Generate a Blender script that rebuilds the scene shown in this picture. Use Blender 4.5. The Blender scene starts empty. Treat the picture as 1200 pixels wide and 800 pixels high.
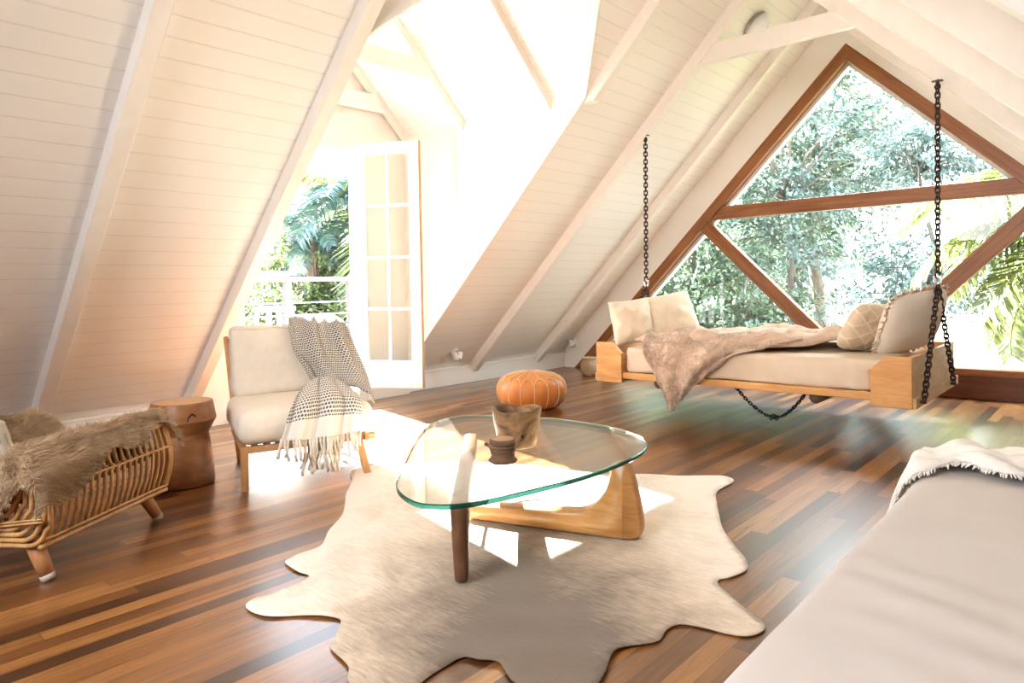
import bpy, math, random
import numpy as np
from mathutils import Vector, Matrix, noise
R = math.radians
SC = bpy.context.scene
COL = SC.collection
random.seed(7); RNG = np.random.default_rng(7)

# ------------------------------------------------------------------ camera, light, exposure
cam_d = bpy.data.cameras.new('camera'); cam = bpy.data.objects.new('camera', cam_d); COL.objects.link(cam)
cam_d.sensor_fit = 'HORIZONTAL'; cam_d.sensor_width = 36.0
cam_d.lens = 805.0 / 1200.0 * 36.0
cam_d.shift_y = -(400 - 336) / 1200.0
cam_d.clip_start = 0.02; cam_d.clip_end = 400
cam.location = (0, 0, 1.0)
cam.matrix_world = (Matrix.Translation((0, 0, 1.0)) @ Matrix.Rotation(R(42.1), 4, 'Z') @
                    Matrix.Rotation(R(90), 4, 'X') @ Matrix.Rotation(R(-1.18), 4, 'Z'))
SC.camera = cam
SC.view_settings.view_transform = 'Standard'
SC.view_settings.look = 'None'
SC.view_settings.gamma = 1.0
SC.view_settings.use_curve_mapping = False
SC.view_settings.exposure = 2.0
SC.cycles.use_denoising = True
SC.cycles.max_bounces = 14
SC.cycles.diffuse_bounces = 8
SC.cycles.glossy_bounces = 5
SC.cycles.transparent_max_bounces = 24
SC.cycles.transmission_bounces = 6
SC.cycles.caustics_reflective = False
SC.cycles.caustics_refractive = False
SC.cycles.sample_clamp_indirect = 12

world = bpy.data.worlds.new('world'); SC.world = world; world.use_nodes = True
wn = world.node_tree.nodes; wl = world.node_tree.links
bg = wn['Background']
tc = wn.new('ShaderNodeTexCoord'); sep = wn.new('ShaderNodeSeparateXYZ'); rp = wn.new('ShaderNodeValToRGB')
wl.new(tc.outputs['Generated'], sep.inputs[0]); wl.new(sep.outputs['Z'], rp.inputs[0])
rp.color_ramp.elements[0].position = 0.0; rp.color_ramp.elements[0].color = (1.0, 0.98, 0.94, 1)
rp.color_ramp.elements[1].position = 0.6; rp.color_ramp.elements[1].color = (0.62, 0.80, 1.0, 1)
e = rp.color_ramp.elements.new(0.22); e.color = (0.88, 0.94, 1.0, 1)
wl.new(rp.outputs[0], bg.inputs[0]); bg.inputs[1].default_value = 2.3

SUN_DIR = Vector((1, -0.215, -0.61))
sd = bpy.data.lights.new('sun', 'SUN'); sd.energy = 38.0; sd.angle = R(0.53); sd.color = (1.0, 0.985, 0.96)
sun = bpy.data.objects.new('sun', sd); COL.objects.link(sun); sun.location = (-12, 4, 9)
sun.rotation_euler = SUN_DIR.to_track_quat('-Z', 'Y').to_euler()

def area(name, loc, direction, sx, sy, energy, color=(1, 1, 1), portal=False):
    d = bpy.data.lights.new(name, 'AREA'); d.shape = 'RECTANGLE'; d.size = sx; d.size_y = sy
    d.energy = energy; d.color = color
    o = bpy.data.objects.new(name, d); COL.objects.link(o); o.location = loc
    o.rotation_euler = Vector(direction).to_track_quat('-Z', 'Y').to_euler()
    if portal: d.cycles.is_portal = True
    return o
area('gable_portal', (-1.9, 6.95, 1.5), (0, -1, 0), 6.4, 3.2, 1, portal=True)
# added soft fill lamp behind the camera; the rear wall has no window
area('rear_fill', (-1.5, -1.8, 2.2), (0.0, 0.8, -0.6), 2.0, 1.2, 25, (0.95, 0.97, 1.0)).data.spread = R(120)
# added lamp hidden above the gable window, topping up the sky light
area('gable_fill', (-1.6, 8.6, 4.7), (0, -0.82, -0.62), 4.6, 2.2, 420, (0.92, 0.97, 1.0))
area('door_portal', (-5.35, 3.1, 1.2), (1, 0, 0), 2.3, 1.2, 1, portal=True)

# ------------------------------------------------------------------ materials
MATS = {}
def new_mat(name):
    m = bpy.data.materials.new(name); m.use_nodes = True
    MATS[name] = m
    nt = m.node_tree
    return m, nt, nt.nodes['Principled BSDF']
def ramp(nt, stops):
    r = nt.nodes.new('ShaderNodeValToRGB')
    els = r.color_ramp.elements
    els[0].position = stops[0][0]; els[0].color = (*stops[0][1], 1)
    els[1].position = stops[-1][0]; els[1].color = (*stops[-1][1], 1)
    for p, c in stops[1:-1]:
        k = els.new(p); k.color = (*c, 1)
    return r
def mth(nt, op, a, b=None):
    n = nt.nodes.new('ShaderNodeMath'); n.operation = op
    for i, v in enumerate((a, b)):
        if v is None: continue
        if isinstance(v, (int, float)): n.inputs[i].default_value = v
        else: nt.links.new(v, n.inputs[i])
    return n.outputs[0]
def noise_tex(nt, vec, scale, detail=4, rough=0.55, dist=0.0):
    n = nt.nodes.new('ShaderNodeTexNoise'); n.inputs['Scale'].default_value = scale
    n.inputs['Detail'].default_value = detail; n.inputs['Roughness'].default_value = rough
    n.inputs['Distortion'].default_value = dist
    nt.links.new(vec, n.inputs['Vector']); return n
def mapped(nt, scale=(1, 1, 1), coord='Object', rot=(0, 0, 0)):
    t = nt.nodes.new('ShaderNodeTexCoord'); mp = nt.nodes.new('ShaderNodeMapping')
    mp.inputs['Scale'].default_value = scale; mp.inputs['Rotation'].default_value = rot
    nt.links.new(t.outputs[coord], mp.inputs[0]); return mp.outputs[0]
def bump(nt, bsdf, height, strength, dist=0.01):
    b = nt.nodes.new('ShaderNodeBump'); b.inputs['Strength'].default_value = strength
    b.inputs['Distance'].default_value = dist
    nt.links.new(height, b.inputs['Height']); nt.links.new(b.outputs[0], bsdf.inputs['Normal'])
def plain(name, c1, c2=None, rough=0.6, scale=8, stretch=(1, 1, 1), bs=0.0, bd=0.005, metal=0, spec=None, coord='Object', detail=4, dist=0.0, lo=0.3, hi=0.7):
    m, nt, b = new_mat(name)
    c2 = c2 or tuple(x * 0.92 for x in c1)
    v = mapped(nt, stretch, coord)
    n = noise_tex(nt, v, scale, detail, dist=dist)
    r = ramp(nt, [(lo, c1), (hi, c2)])
    nt.links.new(n.outputs['Fac'], r.inputs[0]); nt.links.new(r.outputs[0], b.inputs['Base Color'])
    b.inputs['Roughness'].default_value = rough; b.inputs['Metallic'].default_value = metal
    if spec is not None: b.inputs['Specular IOR Level'].default_value = spec
    if bs: bump(nt, b, n.outputs['Fac'], bs, bd)
    return m
def wood(name, c1, c2, c3, stretch, scale=6, rough=0.45, bs=0.15):
    m, nt, b = new_mat(name)
    v = mapped(nt, stretch)
    n = noise_tex(nt, v, scale, 6, 0.6, 0.6)
    n2 = noise_tex(nt, v, scale * 4.3, 4, 0.6, 0.2)
    mixv = mth(nt, 'ADD', mth(nt, 'MULTIPLY', n.outputs['Fac'], 0.72), mth(nt, 'MULTIPLY', n2.outputs['Fac'], 0.28))
    r = ramp(nt, [(0.33, c1), (0.5, c2), (0.67, c3)])
    nt.links.new(mixv, r.inputs[0]); nt.links.new(r.outputs[0], b.inputs['Base Color'])
    b.inputs['Roughness'].default_value = rough
    bump(nt, b, mixv, bs, 0.003)
    return m

def floor_mat():
    m, nt, b = new_mat('hardwood_floor')
    t = nt.nodes.new('ShaderNodeTexCoord'); s = nt.nodes.new('ShaderNodeSeparateXYZ')
    nt.links.new(t.outputs['Object'], s.inputs[0])
    W, L = 0.064, 1.15
    xs = mth(nt, 'DIVIDE', s.outputs['X'], W)
    row = mth(nt, 'FLOOR', xs)
    wn1 = nt.nodes.new('ShaderNodeTexWhiteNoise'); wn1.noise_dimensions = '1D'
    nt.links.new(row, wn1.inputs['W'])
    ys = mth(nt, 'ADD', mth(nt, 'DIVIDE', s.outputs['Y'], L), mth(nt, 'MULTIPLY', wn1.outputs['Value'], 7.3))
    col = mth(nt, 'FLOOR', ys)
    cmb = nt.nodes.new('ShaderNodeCombineXYZ'); nt.links.new(row, cmb.inputs[0]); nt.links.new(col, cmb.inputs[1])
    wn2 = nt.nodes.new('ShaderNodeTexWhiteNoise'); wn2.noise_dimensions = '2D'
    nt.links.new(cmb.outputs[0], wn2.inputs['Vector'])
    base = ramp(nt, [(0.0, (0.038, 0.0130, 0.0045)), (0.15, (0.082, 0.0285, 0.0088)), (0.4, (0.148, 0.054, 0.0145)),
                     (0.6, (0.208, 0.080, 0.0205)), (0.8, (0.275, 0.116, 0.031)), (1.0, (0.365, 0.168, 0.050))])
    nt.links.new(wn2.outputs['Value'], base.inputs[0])
    # grain, offset for each board
    mp = nt.nodes.new('ShaderNodeCombineXYZ')
    nt.links.new(mth(nt, 'ADD', mth(nt, 'MULTIPLY', s.outputs['X'], 26), mth(nt, 'MULTIPLY', wn2.outputs['Value'], 90)), mp.inputs[0])
    nt.links.new(mth(nt, 'MULTIPLY', s.outputs['Y'], 1.5), mp.inputs[1])
    g = noise_tex(nt, mp.outputs[0], 1.3, 7, 0.62, 1.2)
    gr = ramp(nt, [(0.30, (0.36, 0.32, 0.30)), (0.44, (0.80, 0.78, 0.76)), (0.58, (1.08, 1.08, 1.06)), (0.72, (1.35, 1.32, 1.22))])
    nt.links.new(g.outputs['Fac'], gr.inputs[0])
    mul = nt.nodes.new('ShaderNodeMixRGB'); mul.blend_type = 'MULTIPLY'; mul.inputs[0].default_value = 0.85
    nt.links.new(base.outputs[0], mul.inputs[1]); nt.links.new(gr.outputs[0], mul.inputs[2])
    # gaps between boards
    fx = mth(nt, 'FRACT', xs); fy = mth(nt, 'FRACT', ys)
    gx = mth(nt, 'LESS_THAN', mth(nt, 'MINIMUM', fx, mth(nt, 'SUBTRACT', 1.0, fx)), 0.012)
    gy = mth(nt, 'LESS_THAN', mth(nt, 'MINIMUM', fy, mth(nt, 'SUBTRACT', 1.0, fy)), 0.0012)
    gap = mth(nt, 'MAXIMUM', gx, gy)
    mx = nt.nodes.new('ShaderNodeMixRGB'); mx.inputs[2].default_value = (0.03, 0.014, 0.008, 1)
    nt.links.new(mth(nt, 'MULTIPLY', gap, 0.75), mx.inputs[0]); nt.links.new(mul.outputs[0], mx.inputs[1])
    nt.links.new(mx.outputs[0], b.inputs['Base Color'])
    rr = nt.nodes.new('ShaderNodeMapRange'); rr.inputs[3].default_value = 0.24; rr.inputs[4].default_value = 0.36
    nt.links.new(g.outputs['Fac'], rr.inputs[0]); nt.links.new(rr.outputs[0], b.inputs['Roughness'])
    b.inputs['Specular IOR Level'].default_value = 0.75
    b.inputs['Coat Weight'].default_value = 0.4; b.inputs['Coat Roughness'].default_value = 0.22
    hgt = mth(nt, 'SUBTRACT', mth(nt, 'MULTIPLY', g.outputs['Fac'], 0.15), gap)
    bump(nt, b, hgt, 0.12, 0.004)
    return m

def shiplap(name, color, vec_fn, pitch=0.078):
    """white boards with a narrow shadow groove every pitch along one coordinate"""
    m, nt, b = new_mat(name)
    t = nt.nodes.new('ShaderNodeTexCoord'); s = nt.nodes.new('ShaderNodeSeparateXYZ')
    nt.links.new(t.outputs['Object'], s.inputs[0])
    f = mth(nt, 'FRACT', mth(nt, 'DIVIDE', s.outputs[vec_fn], pitch))
    d = mth(nt, 'MINIMUM', f, mth(nt, 'SUBTRACT', 1.0, f))
    g = nt.nodes.new('ShaderNodeMapRange'); g.inputs[1].default_value = 0.0; g.inputs[2].default_value = 0.05
    g.inputs[3].default_value = 1.0; g.inputs[4].default_value = 0.0
    nt.links.new(d, g.inputs[0])
    n = noise_tex(nt, mapped(nt, (2, 2, 12)), 4, 3)
    mx = nt.nodes.new('ShaderNodeMixRGB'); mx.inputs[1].default_value = (*color, 1)
    mx.inputs[2].default_value = (*[c * 0.62 for c in color], 1)
    nt.links.new(mth(nt, 'MULTIPLY', g.outputs[0], 0.42), mx.inputs[0])
    nt.links.new(mx.outputs[0], b.inputs['Base Color'])
    b.inputs['Roughness'].default_value = 0.42
    hh = mth(nt, 'SUBTRACT', mth(nt, 'MULTIPLY', n.outputs['Fac'], 0.06), g.outputs[0])
    bump(nt, b, hh, 0.22, 0.004)
    return m

def pane_mat(name, tint=(1, 1, 1), ior=1.5):
    m = bpy.data.materials.new(name); m.use_nodes = True; MATS[name] = m
    nt = m.node_tree; nt.nodes.clear()
    o = nt.nodes.new('ShaderNodeOutputMaterial'); mix = nt.nodes.new('ShaderNodeMixShader')
    tr = nt.nodes.new('ShaderNodeBsdfTransparent'); tr.inputs[0].default_value = (*tint, 1)
    gl = nt.nodes.new('ShaderNodeBsdfGlossy'); gl.inputs['Roughness'].default_value = 0.0
    lw = nt.nodes.new('ShaderNodeLayerWeight'); lw.inputs['Blend'].default_value = 0.5
    f0 = ((ior - 1) / (ior + 1)) ** 2         # Schlick, the same from either side of the pane
    fr = mth(nt, 'ADD', f0, mth(nt, 'MULTIPLY', mth(nt, 'POWER', lw.outputs['Facing'], 5.0), 1 - f0))
    nt.links.new(fr, mix.inputs[0]); nt.links.new(tr.outputs[0], mix.inputs[1])
    nt.links.new(gl.outputs[0], mix.inputs[2]); nt.links.new(mix.outputs[0], o.inputs[0])
    return m

def weave_mat(name, light, dark, su, sv, thresh=0.5, bandlo=None, fill=0.68):
    """woven cloth: dark dashes on a light ground, laid out on the cloth's own UV"""
    m, nt, b = new_mat(name)
    t = nt.nodes.new('ShaderNodeTexCoord'); s = nt.nodes.new('ShaderNodeSeparateXYZ')
    nt.links.new(t.outputs['UV'], s.inputs[0])
    v = mth(nt, 'MULTIPLY', s.outputs['Y'], sv)
    row = mth(nt, 'FLOOR', v)
    u = mth(nt, 'ADD', mth(nt, 'MULTIPLY', s.outputs['X'], su), mth(nt, 'MULTIPLY', row, 0.5))
    fu = mth(nt, 'FRACT', u); fv = mth(nt, 'FRACT', v)
    k = mth(nt, 'MULTIPLY', mth(nt, 'LESS_THAN', fu, fill), mth(nt, 'LESS_THAN', fv, thresh))
    if bandlo is not None:
        k = mth(nt, 'MULTIPLY', k, mth(nt, 'GREATER_THAN', s.outputs['Y'], bandlo))
    n = noise_tex(nt, mapped(nt, (1, 1, 1)), 120, 2)
    k2 = mth(nt, 'MULTIPLY', k, mth(nt, 'ADD', 0.55, mth(nt, 'MULTIPLY', n.outputs['Fac'], 0.6)))
    mx = nt.nodes.new('ShaderNodeMixRGB'); mx.inputs[1].default_value = (*light, 1); mx.inputs[2].default_value = (*dark, 1)
    nt.links.new(k2, mx.inputs[0]); nt.links.new(mx.outputs[0], b.inputs['Base Color'])
    b.inputs['Roughness'].default_value = 0.95; b.inputs['Specular IOR Level'].default_value = 0.1
    bump(nt, b, mth(nt, 'ADD', mth(nt, 'MULTIPLY', n.outputs['Fac'], 0.5), k), 0.4, 0.003)
    return m

def leaf_mat(name, c1, c2, c3, trans=0.45, gloss=0.10, patch=0):
    m = bpy.data.materials.new(name); m.use_nodes = True; MATS[name] = m
    nt = m.node_tree; nt.nodes.clear()
    o = nt.nodes.new('ShaderNodeOutputMaterial'); mix = nt.nodes.new('ShaderNodeMixShader')
    geo = nt.nodes.new('ShaderNodeNewGeometry')
    r = ramp(nt, [(0.0, c1), (0.5, c2), (1.0, c3)])
    fac = geo.outputs['Random Per Island']
    if patch:
        pn = noise_tex(nt, mapped(nt), patch, 4, 0.6, 0.8)
        fac = mth(nt, 'ADD', mth(nt, 'MULTIPLY', fac, 0.45), mth(nt, 'MULTIPLY', mth(nt, 'SUBTRACT', pn.outputs['Fac'], 0.22), 0.95))
    nt.links.new(fac, r.inputs[0])
    d = nt.nodes.new('ShaderNodeBsdfDiffuse'); tl = nt.nodes.new('ShaderNodeBsdfTranslucent')
    gl = nt.nodes.new('ShaderNodeBsdfGlossy'); gl.inputs['Roughness'].default_value = 0.35
    mix2 = nt.nodes.new('ShaderNodeMixShader'); mix2.inputs[0].default_value = gloss
    nt.links.new(r.outputs[0], d.inputs[0]); nt.links.new(r.outputs[0], tl.inputs[0])
    mix.inputs[0].default_value = trans
    nt.links.new(d.outputs[0], mix.inputs[1]); nt.links.new(tl.outputs[0], mix.inputs[2])
    nt.links.new(mix.outputs[0], mix2.inputs[1]); nt.links.new(gl.outputs[0], mix2.inputs[2])
    nt.links.new(mix2.outputs[0], o.inputs[0])
    return m

WHITE = (0.85, 0.838, 0.818)
M = {}
M['floor'] = floor_mat()
M['shiplap'] = shiplap('white_shiplap', WHITE, 'Z')
M['shiplap_dormer'] = shiplap('white_dormer_boards', WHITE, 'Z')
M['white'] = plain('white_paint', (0.86, 0.84, 0.805), (0.83, 0.81, 0.77), 0.4, 3, bs=0.03)
M['beam'] = plain('white_beam_paint', (0.85, 0.83, 0.80), (0.82, 0.795, 0.76), 0.42, 5, (3, 3, 1), 0.05)
M['cedar_x'] = wood('cedar_frame', (0.17, 0.055, 0.015), (0.28, 0.10, 0.028), (0.38, 0.15, 0.046), (0.5, 9, 9), 4, 0.38)
for k_, a_ in (('cedar_l', 45), ('cedar_r', -45)):
    M[k_] = wood(k_, (0.17, 0.055, 0.015), (0.28, 0.10, 0.028), (0.38, 0.15, 0.046), (0.5, 9, 9), 4, 0.38)
    M[k_].node_tree.nodes['Mapping'].vector_type = 'TEXTURE'
    M[k_].node_tree.nodes['Mapping'].inputs['Scale'].default_value = (2.0, .11, .11)
    M[k_].node_tree.nodes['Mapping'].inputs['Rotation'].default_value = (0, R(-a_), 0)
M['cedar_d'] = wood('dark_cedar', (0.07, 0.02, 0.008), (0.12, 0.036, 0.013), (0.17, 0.055, 0.02), (0.8, 8, 8), 4, 0.4)
M['pane'] = pane_mat('window_glass', (0.97, 0.99, 0.98))
M['white_door'] = plain('white_door_paint', (0.88, 0.87, 0.84), (0.86, 0.85, 0.82), 0.35, 3)

# ------------------------------------------------------------------ mesh helpers
def mk_mesh(name, verts, faces, mat=None, smooth=False, uv=None, bevel=0.0, mats=None, face_mats=None):
    me = bpy.data.meshes.new(name)
    me.from_pydata([tuple(map(float, v)) for v in verts], [], [tuple(f) for f in faces])
    if uv is not None:
        ul = me.uv_layers.new(name='UVMap')
        li = np.zeros(len(me.loops), dtype=np.int32); me.loops.foreach_get('vertex_index', li)
        ul.data.foreach_set('uv', np.asarray(uv, dtype=np.float32)[li].ravel())
    if mats:
        for k in mats: me.materials.append(k)
        if face_mats is not None: me.polygons.foreach_set('material_index', np.asarray(face_mats, dtype=np.int32))
    elif mat: me.materials.append(mat)
    if smooth: me.polygons.foreach_set('use_smooth', np.ones(len(me.polygons), dtype=bool))
    me.update()
    return me
class G:
    """collects geometry in world coordinates"""
    def __init__(s): s.v = []; s.f = []; s.uv = []
    def add(s, verts, faces, uv=None):
        o = len(s.v); s.v += [tuple(map(float, p)) for p in verts]; s.f += [tuple(i + o for i in f) for f in faces]
        s.uv += list(uv) if uv is not None else [(0, 0)] * len(verts); return s
    def box(s, x0, x1, y0, y1, z0, z1):
        return s.add([(x0, y0, z0), (x1, y0, z0), (x1, y1, z0), (x0, y1, z0), (x0, y0, z1), (x1, y0, z1), (x1, y1, z1), (x0, y1, z1)],
                     [(0, 3, 2, 1), (4, 5, 6, 7), (0, 1, 5, 4), (1, 2, 6, 5), (2, 3, 7, 6), (3, 0, 4, 7)])
    def bar(s, a, b, w, h, up=(0, 0, 1), w2=None, h2=None):
        a = Vector(a); b = Vector(b); d = (b - a).normalized(); up = Vector(up)
        sx = d.cross(up)
        if sx.length < 1e-4: sx = d.cross(Vector((0, 1, 0)))
        sx.normalize(); uy = sx.cross(d).normalized()
        w2 = w if w2 is None else w2; h2 = h if h2 is None else h2
        vs = []
        for p, ww, hh in ((a, w, h), (b, w2, h2)):
            for i, j in ((-1, -1), (1, -1), (1, 1), (-1, 1)): vs.append(p + sx * i * ww / 2 + uy * j * hh / 2)
        return s.add(vs, [(0, 1, 2, 3), (7, 6, 5, 4), (0, 4, 5, 1), (1, 5, 6, 2), (2, 6, 7, 3), (3, 7, 4, 0)])
    def prism(s, poly, vec):
        """polygon (3D points) swept along vec"""
        n = len(poly); vec = Vector(vec); a = [Vector(p) for p in poly]; b = [p + vec for p in a]
        return s.add(a + b, [tuple(range(n - 1, -1, -1)), tuple(range(n, 2 * n))] + [(i, (i + 1) % n, n + (i + 1) % n, n + i) for i in range(n)])
    def tube(s, pts, r, seg=8, caps=True, closed=False):
        pts = [Vector(p) for p in pts]; n = len(pts)
        rs = r if isinstance(r, (list, tuple)) else [r] * n
        vs = []; prev = None
        for i, p in enumerate(pts):
            if closed: d = pts[(i + 1) % n] - pts[i - 1]
            else: d = pts[min(i + 1, n - 1)] - pts[max(i - 1, 0)]
            d.normalize()
            if prev is None:
                x = d.orthogonal().normalized()
            else:
                x = prev - d * prev.dot(d)
                x = x.normalized() if x.length > 1e-6 else d.orthogonal().normalized()
            prev = x; y = d.cross(x)
            for k in range(seg):
                t = 2 * math.pi * k / seg
                vs.append(p + (x * math.cos(t) + y * math.sin(t)) * rs[i])
        fs = []
        for i in range(n if closed else n - 1):
            j = (i + 1) % n
            for k in range(seg):
                l = (k + 1) % seg
                fs.append((i * seg + k, i * seg + l, j * seg + l, j * seg + k))
        if caps and not closed:
            fs.append(tuple(range(seg - 1, -1, -1))); fs.append(tuple((n - 1) * seg + k for k in range(seg)))
        return s.add(vs, fs)
    def lathe(s, prof, c, seg=32, wob=0.0, seed=0, zfn=None):
        n = len(prof); vs = []
        for i, (r, z) in enumerate(prof):
            for k in range(seg):
                t = 2 * math.pi * k / seg
                q = r * (1 + wob * noise.noise(Vector((math.cos(t) * 1.4 + seed, math.sin(t) * 1.4, z * 7 + seed))))
                zz = z + (zfn(t, r, z) if zfn else 0)
                vs.append((c[0] + q * math.cos(t), c[1] + q * math.sin(t), c[2] + zz))
        fs = []
        for i in range(n - 1):
            for k in range(seg):
                l = (k + 1) % seg; fs.append((i * seg + k, i * seg + l, (i + 1) * seg + l, (i + 1) * seg + k))
        if prof[0][0] > 1e-5: fs.append(tuple(range(seg - 1, -1, -1)))
        if prof[-1][0] > 1e-5: fs.append(tuple((n - 1) * seg + k for k in range(seg)))
        return s.add(vs, fs)
    def grid(s, P, nu, nv, uvs=(0, 1, 0, 1)):
        """P(u,v) with u,v in 0..1"""
        vs = []; uv = []
        for j in range(nv):
            for i in range(nu):
                u = i / (nu - 1); v = j / (nv - 1)
                vs.append(P(u, v)); uv.append((uvs[0] + (uvs[1] - uvs[0]) * u, uvs[2] + (uvs[3] - uvs[2]) * v))
        fs = [(j * nu + i, j * nu + i + 1, (j + 1) * nu + i + 1, (j + 1) * nu + i) for j in range(nv - 1) for i in range(nu - 1)]
        return s.add(vs, fs, uv)
    def sphere(s, c, rx, ry, rz, nu=16, nv=10):
        vs = [(c[0], c[1], c[2] - rz)]
        for j in range(1, nv):
            a = -math.pi / 2 + math.pi * j / nv
            for i in range(nu):
                t = 2 * math.pi * i / nu
                vs.append((c[0] + rx * math.cos(a) * math.cos(t), c[1] + ry * math.cos(a) * math.sin(t), c[2] + rz * math.sin(a)))
        vs.append((c[0], c[1], c[2] + rz)); fs = []
        for i in range(nu): fs.append((0, 1 + (i + 1) % nu, 1 + i))
        for j in range(nv - 2):
            for i in range(nu):
                k = (i + 1) % nu; fs.append((1 + j * nu + i, 1 + j * nu + k, 1 + (j + 1) * nu + k, 1 + (j + 1) * nu + i))
        o = 1 + (nv - 2) * nu
        for i in range(nu): fs.append((o + i, o + (i + 1) % nu, len(vs) - 1))
        return s.add(vs, fs)

def root_of(o):
    while o.parent: o = o.parent
    return o
def finish(o, bevel=0, solid=0, subsurf=0, offset=0.0):
    if solid:
        md = o.modifiers.new('thickness', 'SOLIDIFY'); md.thickness = solid; md.offset = offset
    if bevel:
        md = o.modifiers.new('edge', 'BEVEL'); md.width = bevel; md.segments = 2; md.limit_method = 'ANGLE'
    if subsurf:
        md = o.modifiers.new('sub', 'SUBSURF'); md.levels = subsurf; md.render_levels = subsurf
    return o
def part(name, g, mat, parent, smooth=False, bevel=0, solid=0, subsurf=0, offset=0.0, label=None, mats=None, face_mats=None):
    base = root_of(parent).location
    me = mk_mesh(name, [Vector(v) - base for v in g.v], g.f, mat, smooth, g.uv, mats=mats, face_mats=face_mats)
    o = bpy.data.objects.new(name, me); COL.objects.link(o); o.parent = parent
    if label: o['label'] = label
    return finish(o, bevel, solid, subsurf, offset)
def tag(o, label, cat, group=None, kind=None):
    o['label'] = label; o['category'] = cat
    if group: o['group'] = group
    if kind: o['kind'] = kind
    return o
def thing(name, label, cat, loc=(0, 0, 0), group=None, kind=None):
    o = bpy.data.objects.new(name, None); COL.objects.link(o); o.location = loc; o.empty_display_size = 0.1
    return tag(o, label, cat, group, kind)
def solo(name, g, mat, label, cat, loc=(0, 0, 0), group=None, kind=None, smooth=False, **kw):
    me = mk_mesh(name, [Vector(v) - Vector(loc) for v in g.v], g.f, mat, smooth, g.uv, mats=kw.pop('mats', None), face_mats=kw.pop('face_mats', None))
    o = bpy.data.objects.new(name, me); COL.objects.link(o); o.location = loc
    tag(o, label, cat, group, kind); return finish(o, **kw)
def struct(name, g, mat, label, cat, parent=None, **kw):
    if parent is not None: return part(name, g, mat, parent, **kw)
    return solo(name, g, mat, label, cat, kind='structure', **kw)
def sub(name, g, mat, parent, **kw): return part(name, g, mat, parent, **kw)

def sm(a, b, x): x = max(0, min(1, (x - a) / (b - a))); return x * x * (3 - 2 * x)
def fbm(x, y, z, sc, oct=3):
    s = 0; a = 1; f = sc
    for _ in range(oct):
        s += a * noise.noise(Vector((x * f, y * f, z * f))); a *= 0.5; f *= 2.03
    return s
def cushion(g, c, ax, ay, az, p=2.6, edge=0.06, pinch=0.08, rnd=0.0, n=26, wr=0.0, wsc=6, seed=0, q=0.55):
    """stuffed cushion: ax, ay half-axes in its plane, az half thickness vector"""
    c = Vector(c); ax = Vector(ax); ay = Vector(ay); az = Vector(az)
    idx = {}; vs = []; uv = []
    for side in (1, -1):
        for j in range(n + 1):
            for i in range(n + 1):
                a = math.sin((i / n * 2 - 1) * math.pi / 2); b = math.sin((j / n * 2 - 1) * math.pi / 2)
                t = (max(0, 1 - abs(a) ** p) * max(0, 1 - abs(b) ** p)) ** q
                t = edge + (1 - edge) * t
                ka = 1 - pinch * (1 - b * b) * abs(a); kb = 1 - pinch * (1 - a * a) * abs(b); rr_ = 1 - rnd * (a * a * b * b) ** 2; ka *= rr_; kb *= rr_
                w = wr * fbm(a + seed, b * 1.3, side * 3 + seed, wsc / 3.0, 4) * (t ** 0.3)
                vs.append(c + ax * a * ka + ay * b * kb + az * side * (t + w)); uv.append(((a + 1) / 2, (b + 1) / 2))
    m = (n + 1); N = m * m; fs = []
    for j in range(n):
        for i in range(n):
            k = j * m + i
            fs.append((k, k + 1, k + m + 1, k + m)); fs.append((N + k, N + k + m, N + k + m + 1, N + k + 1))
    bd = [i for i in range(m)] + [j * m + n for j in range(1, m)] + [n * m + i for i in range(n - 1, -1, -1)] + [j * m for j in range(n - 1, 0, -1)]
    for i in range(len(bd)):
        a, b = bd[i], bd[(i + 1) % len(bd)]; fs.append((a, N + a, N + b, b))
    return g.add(vs, fs, uv)
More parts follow.
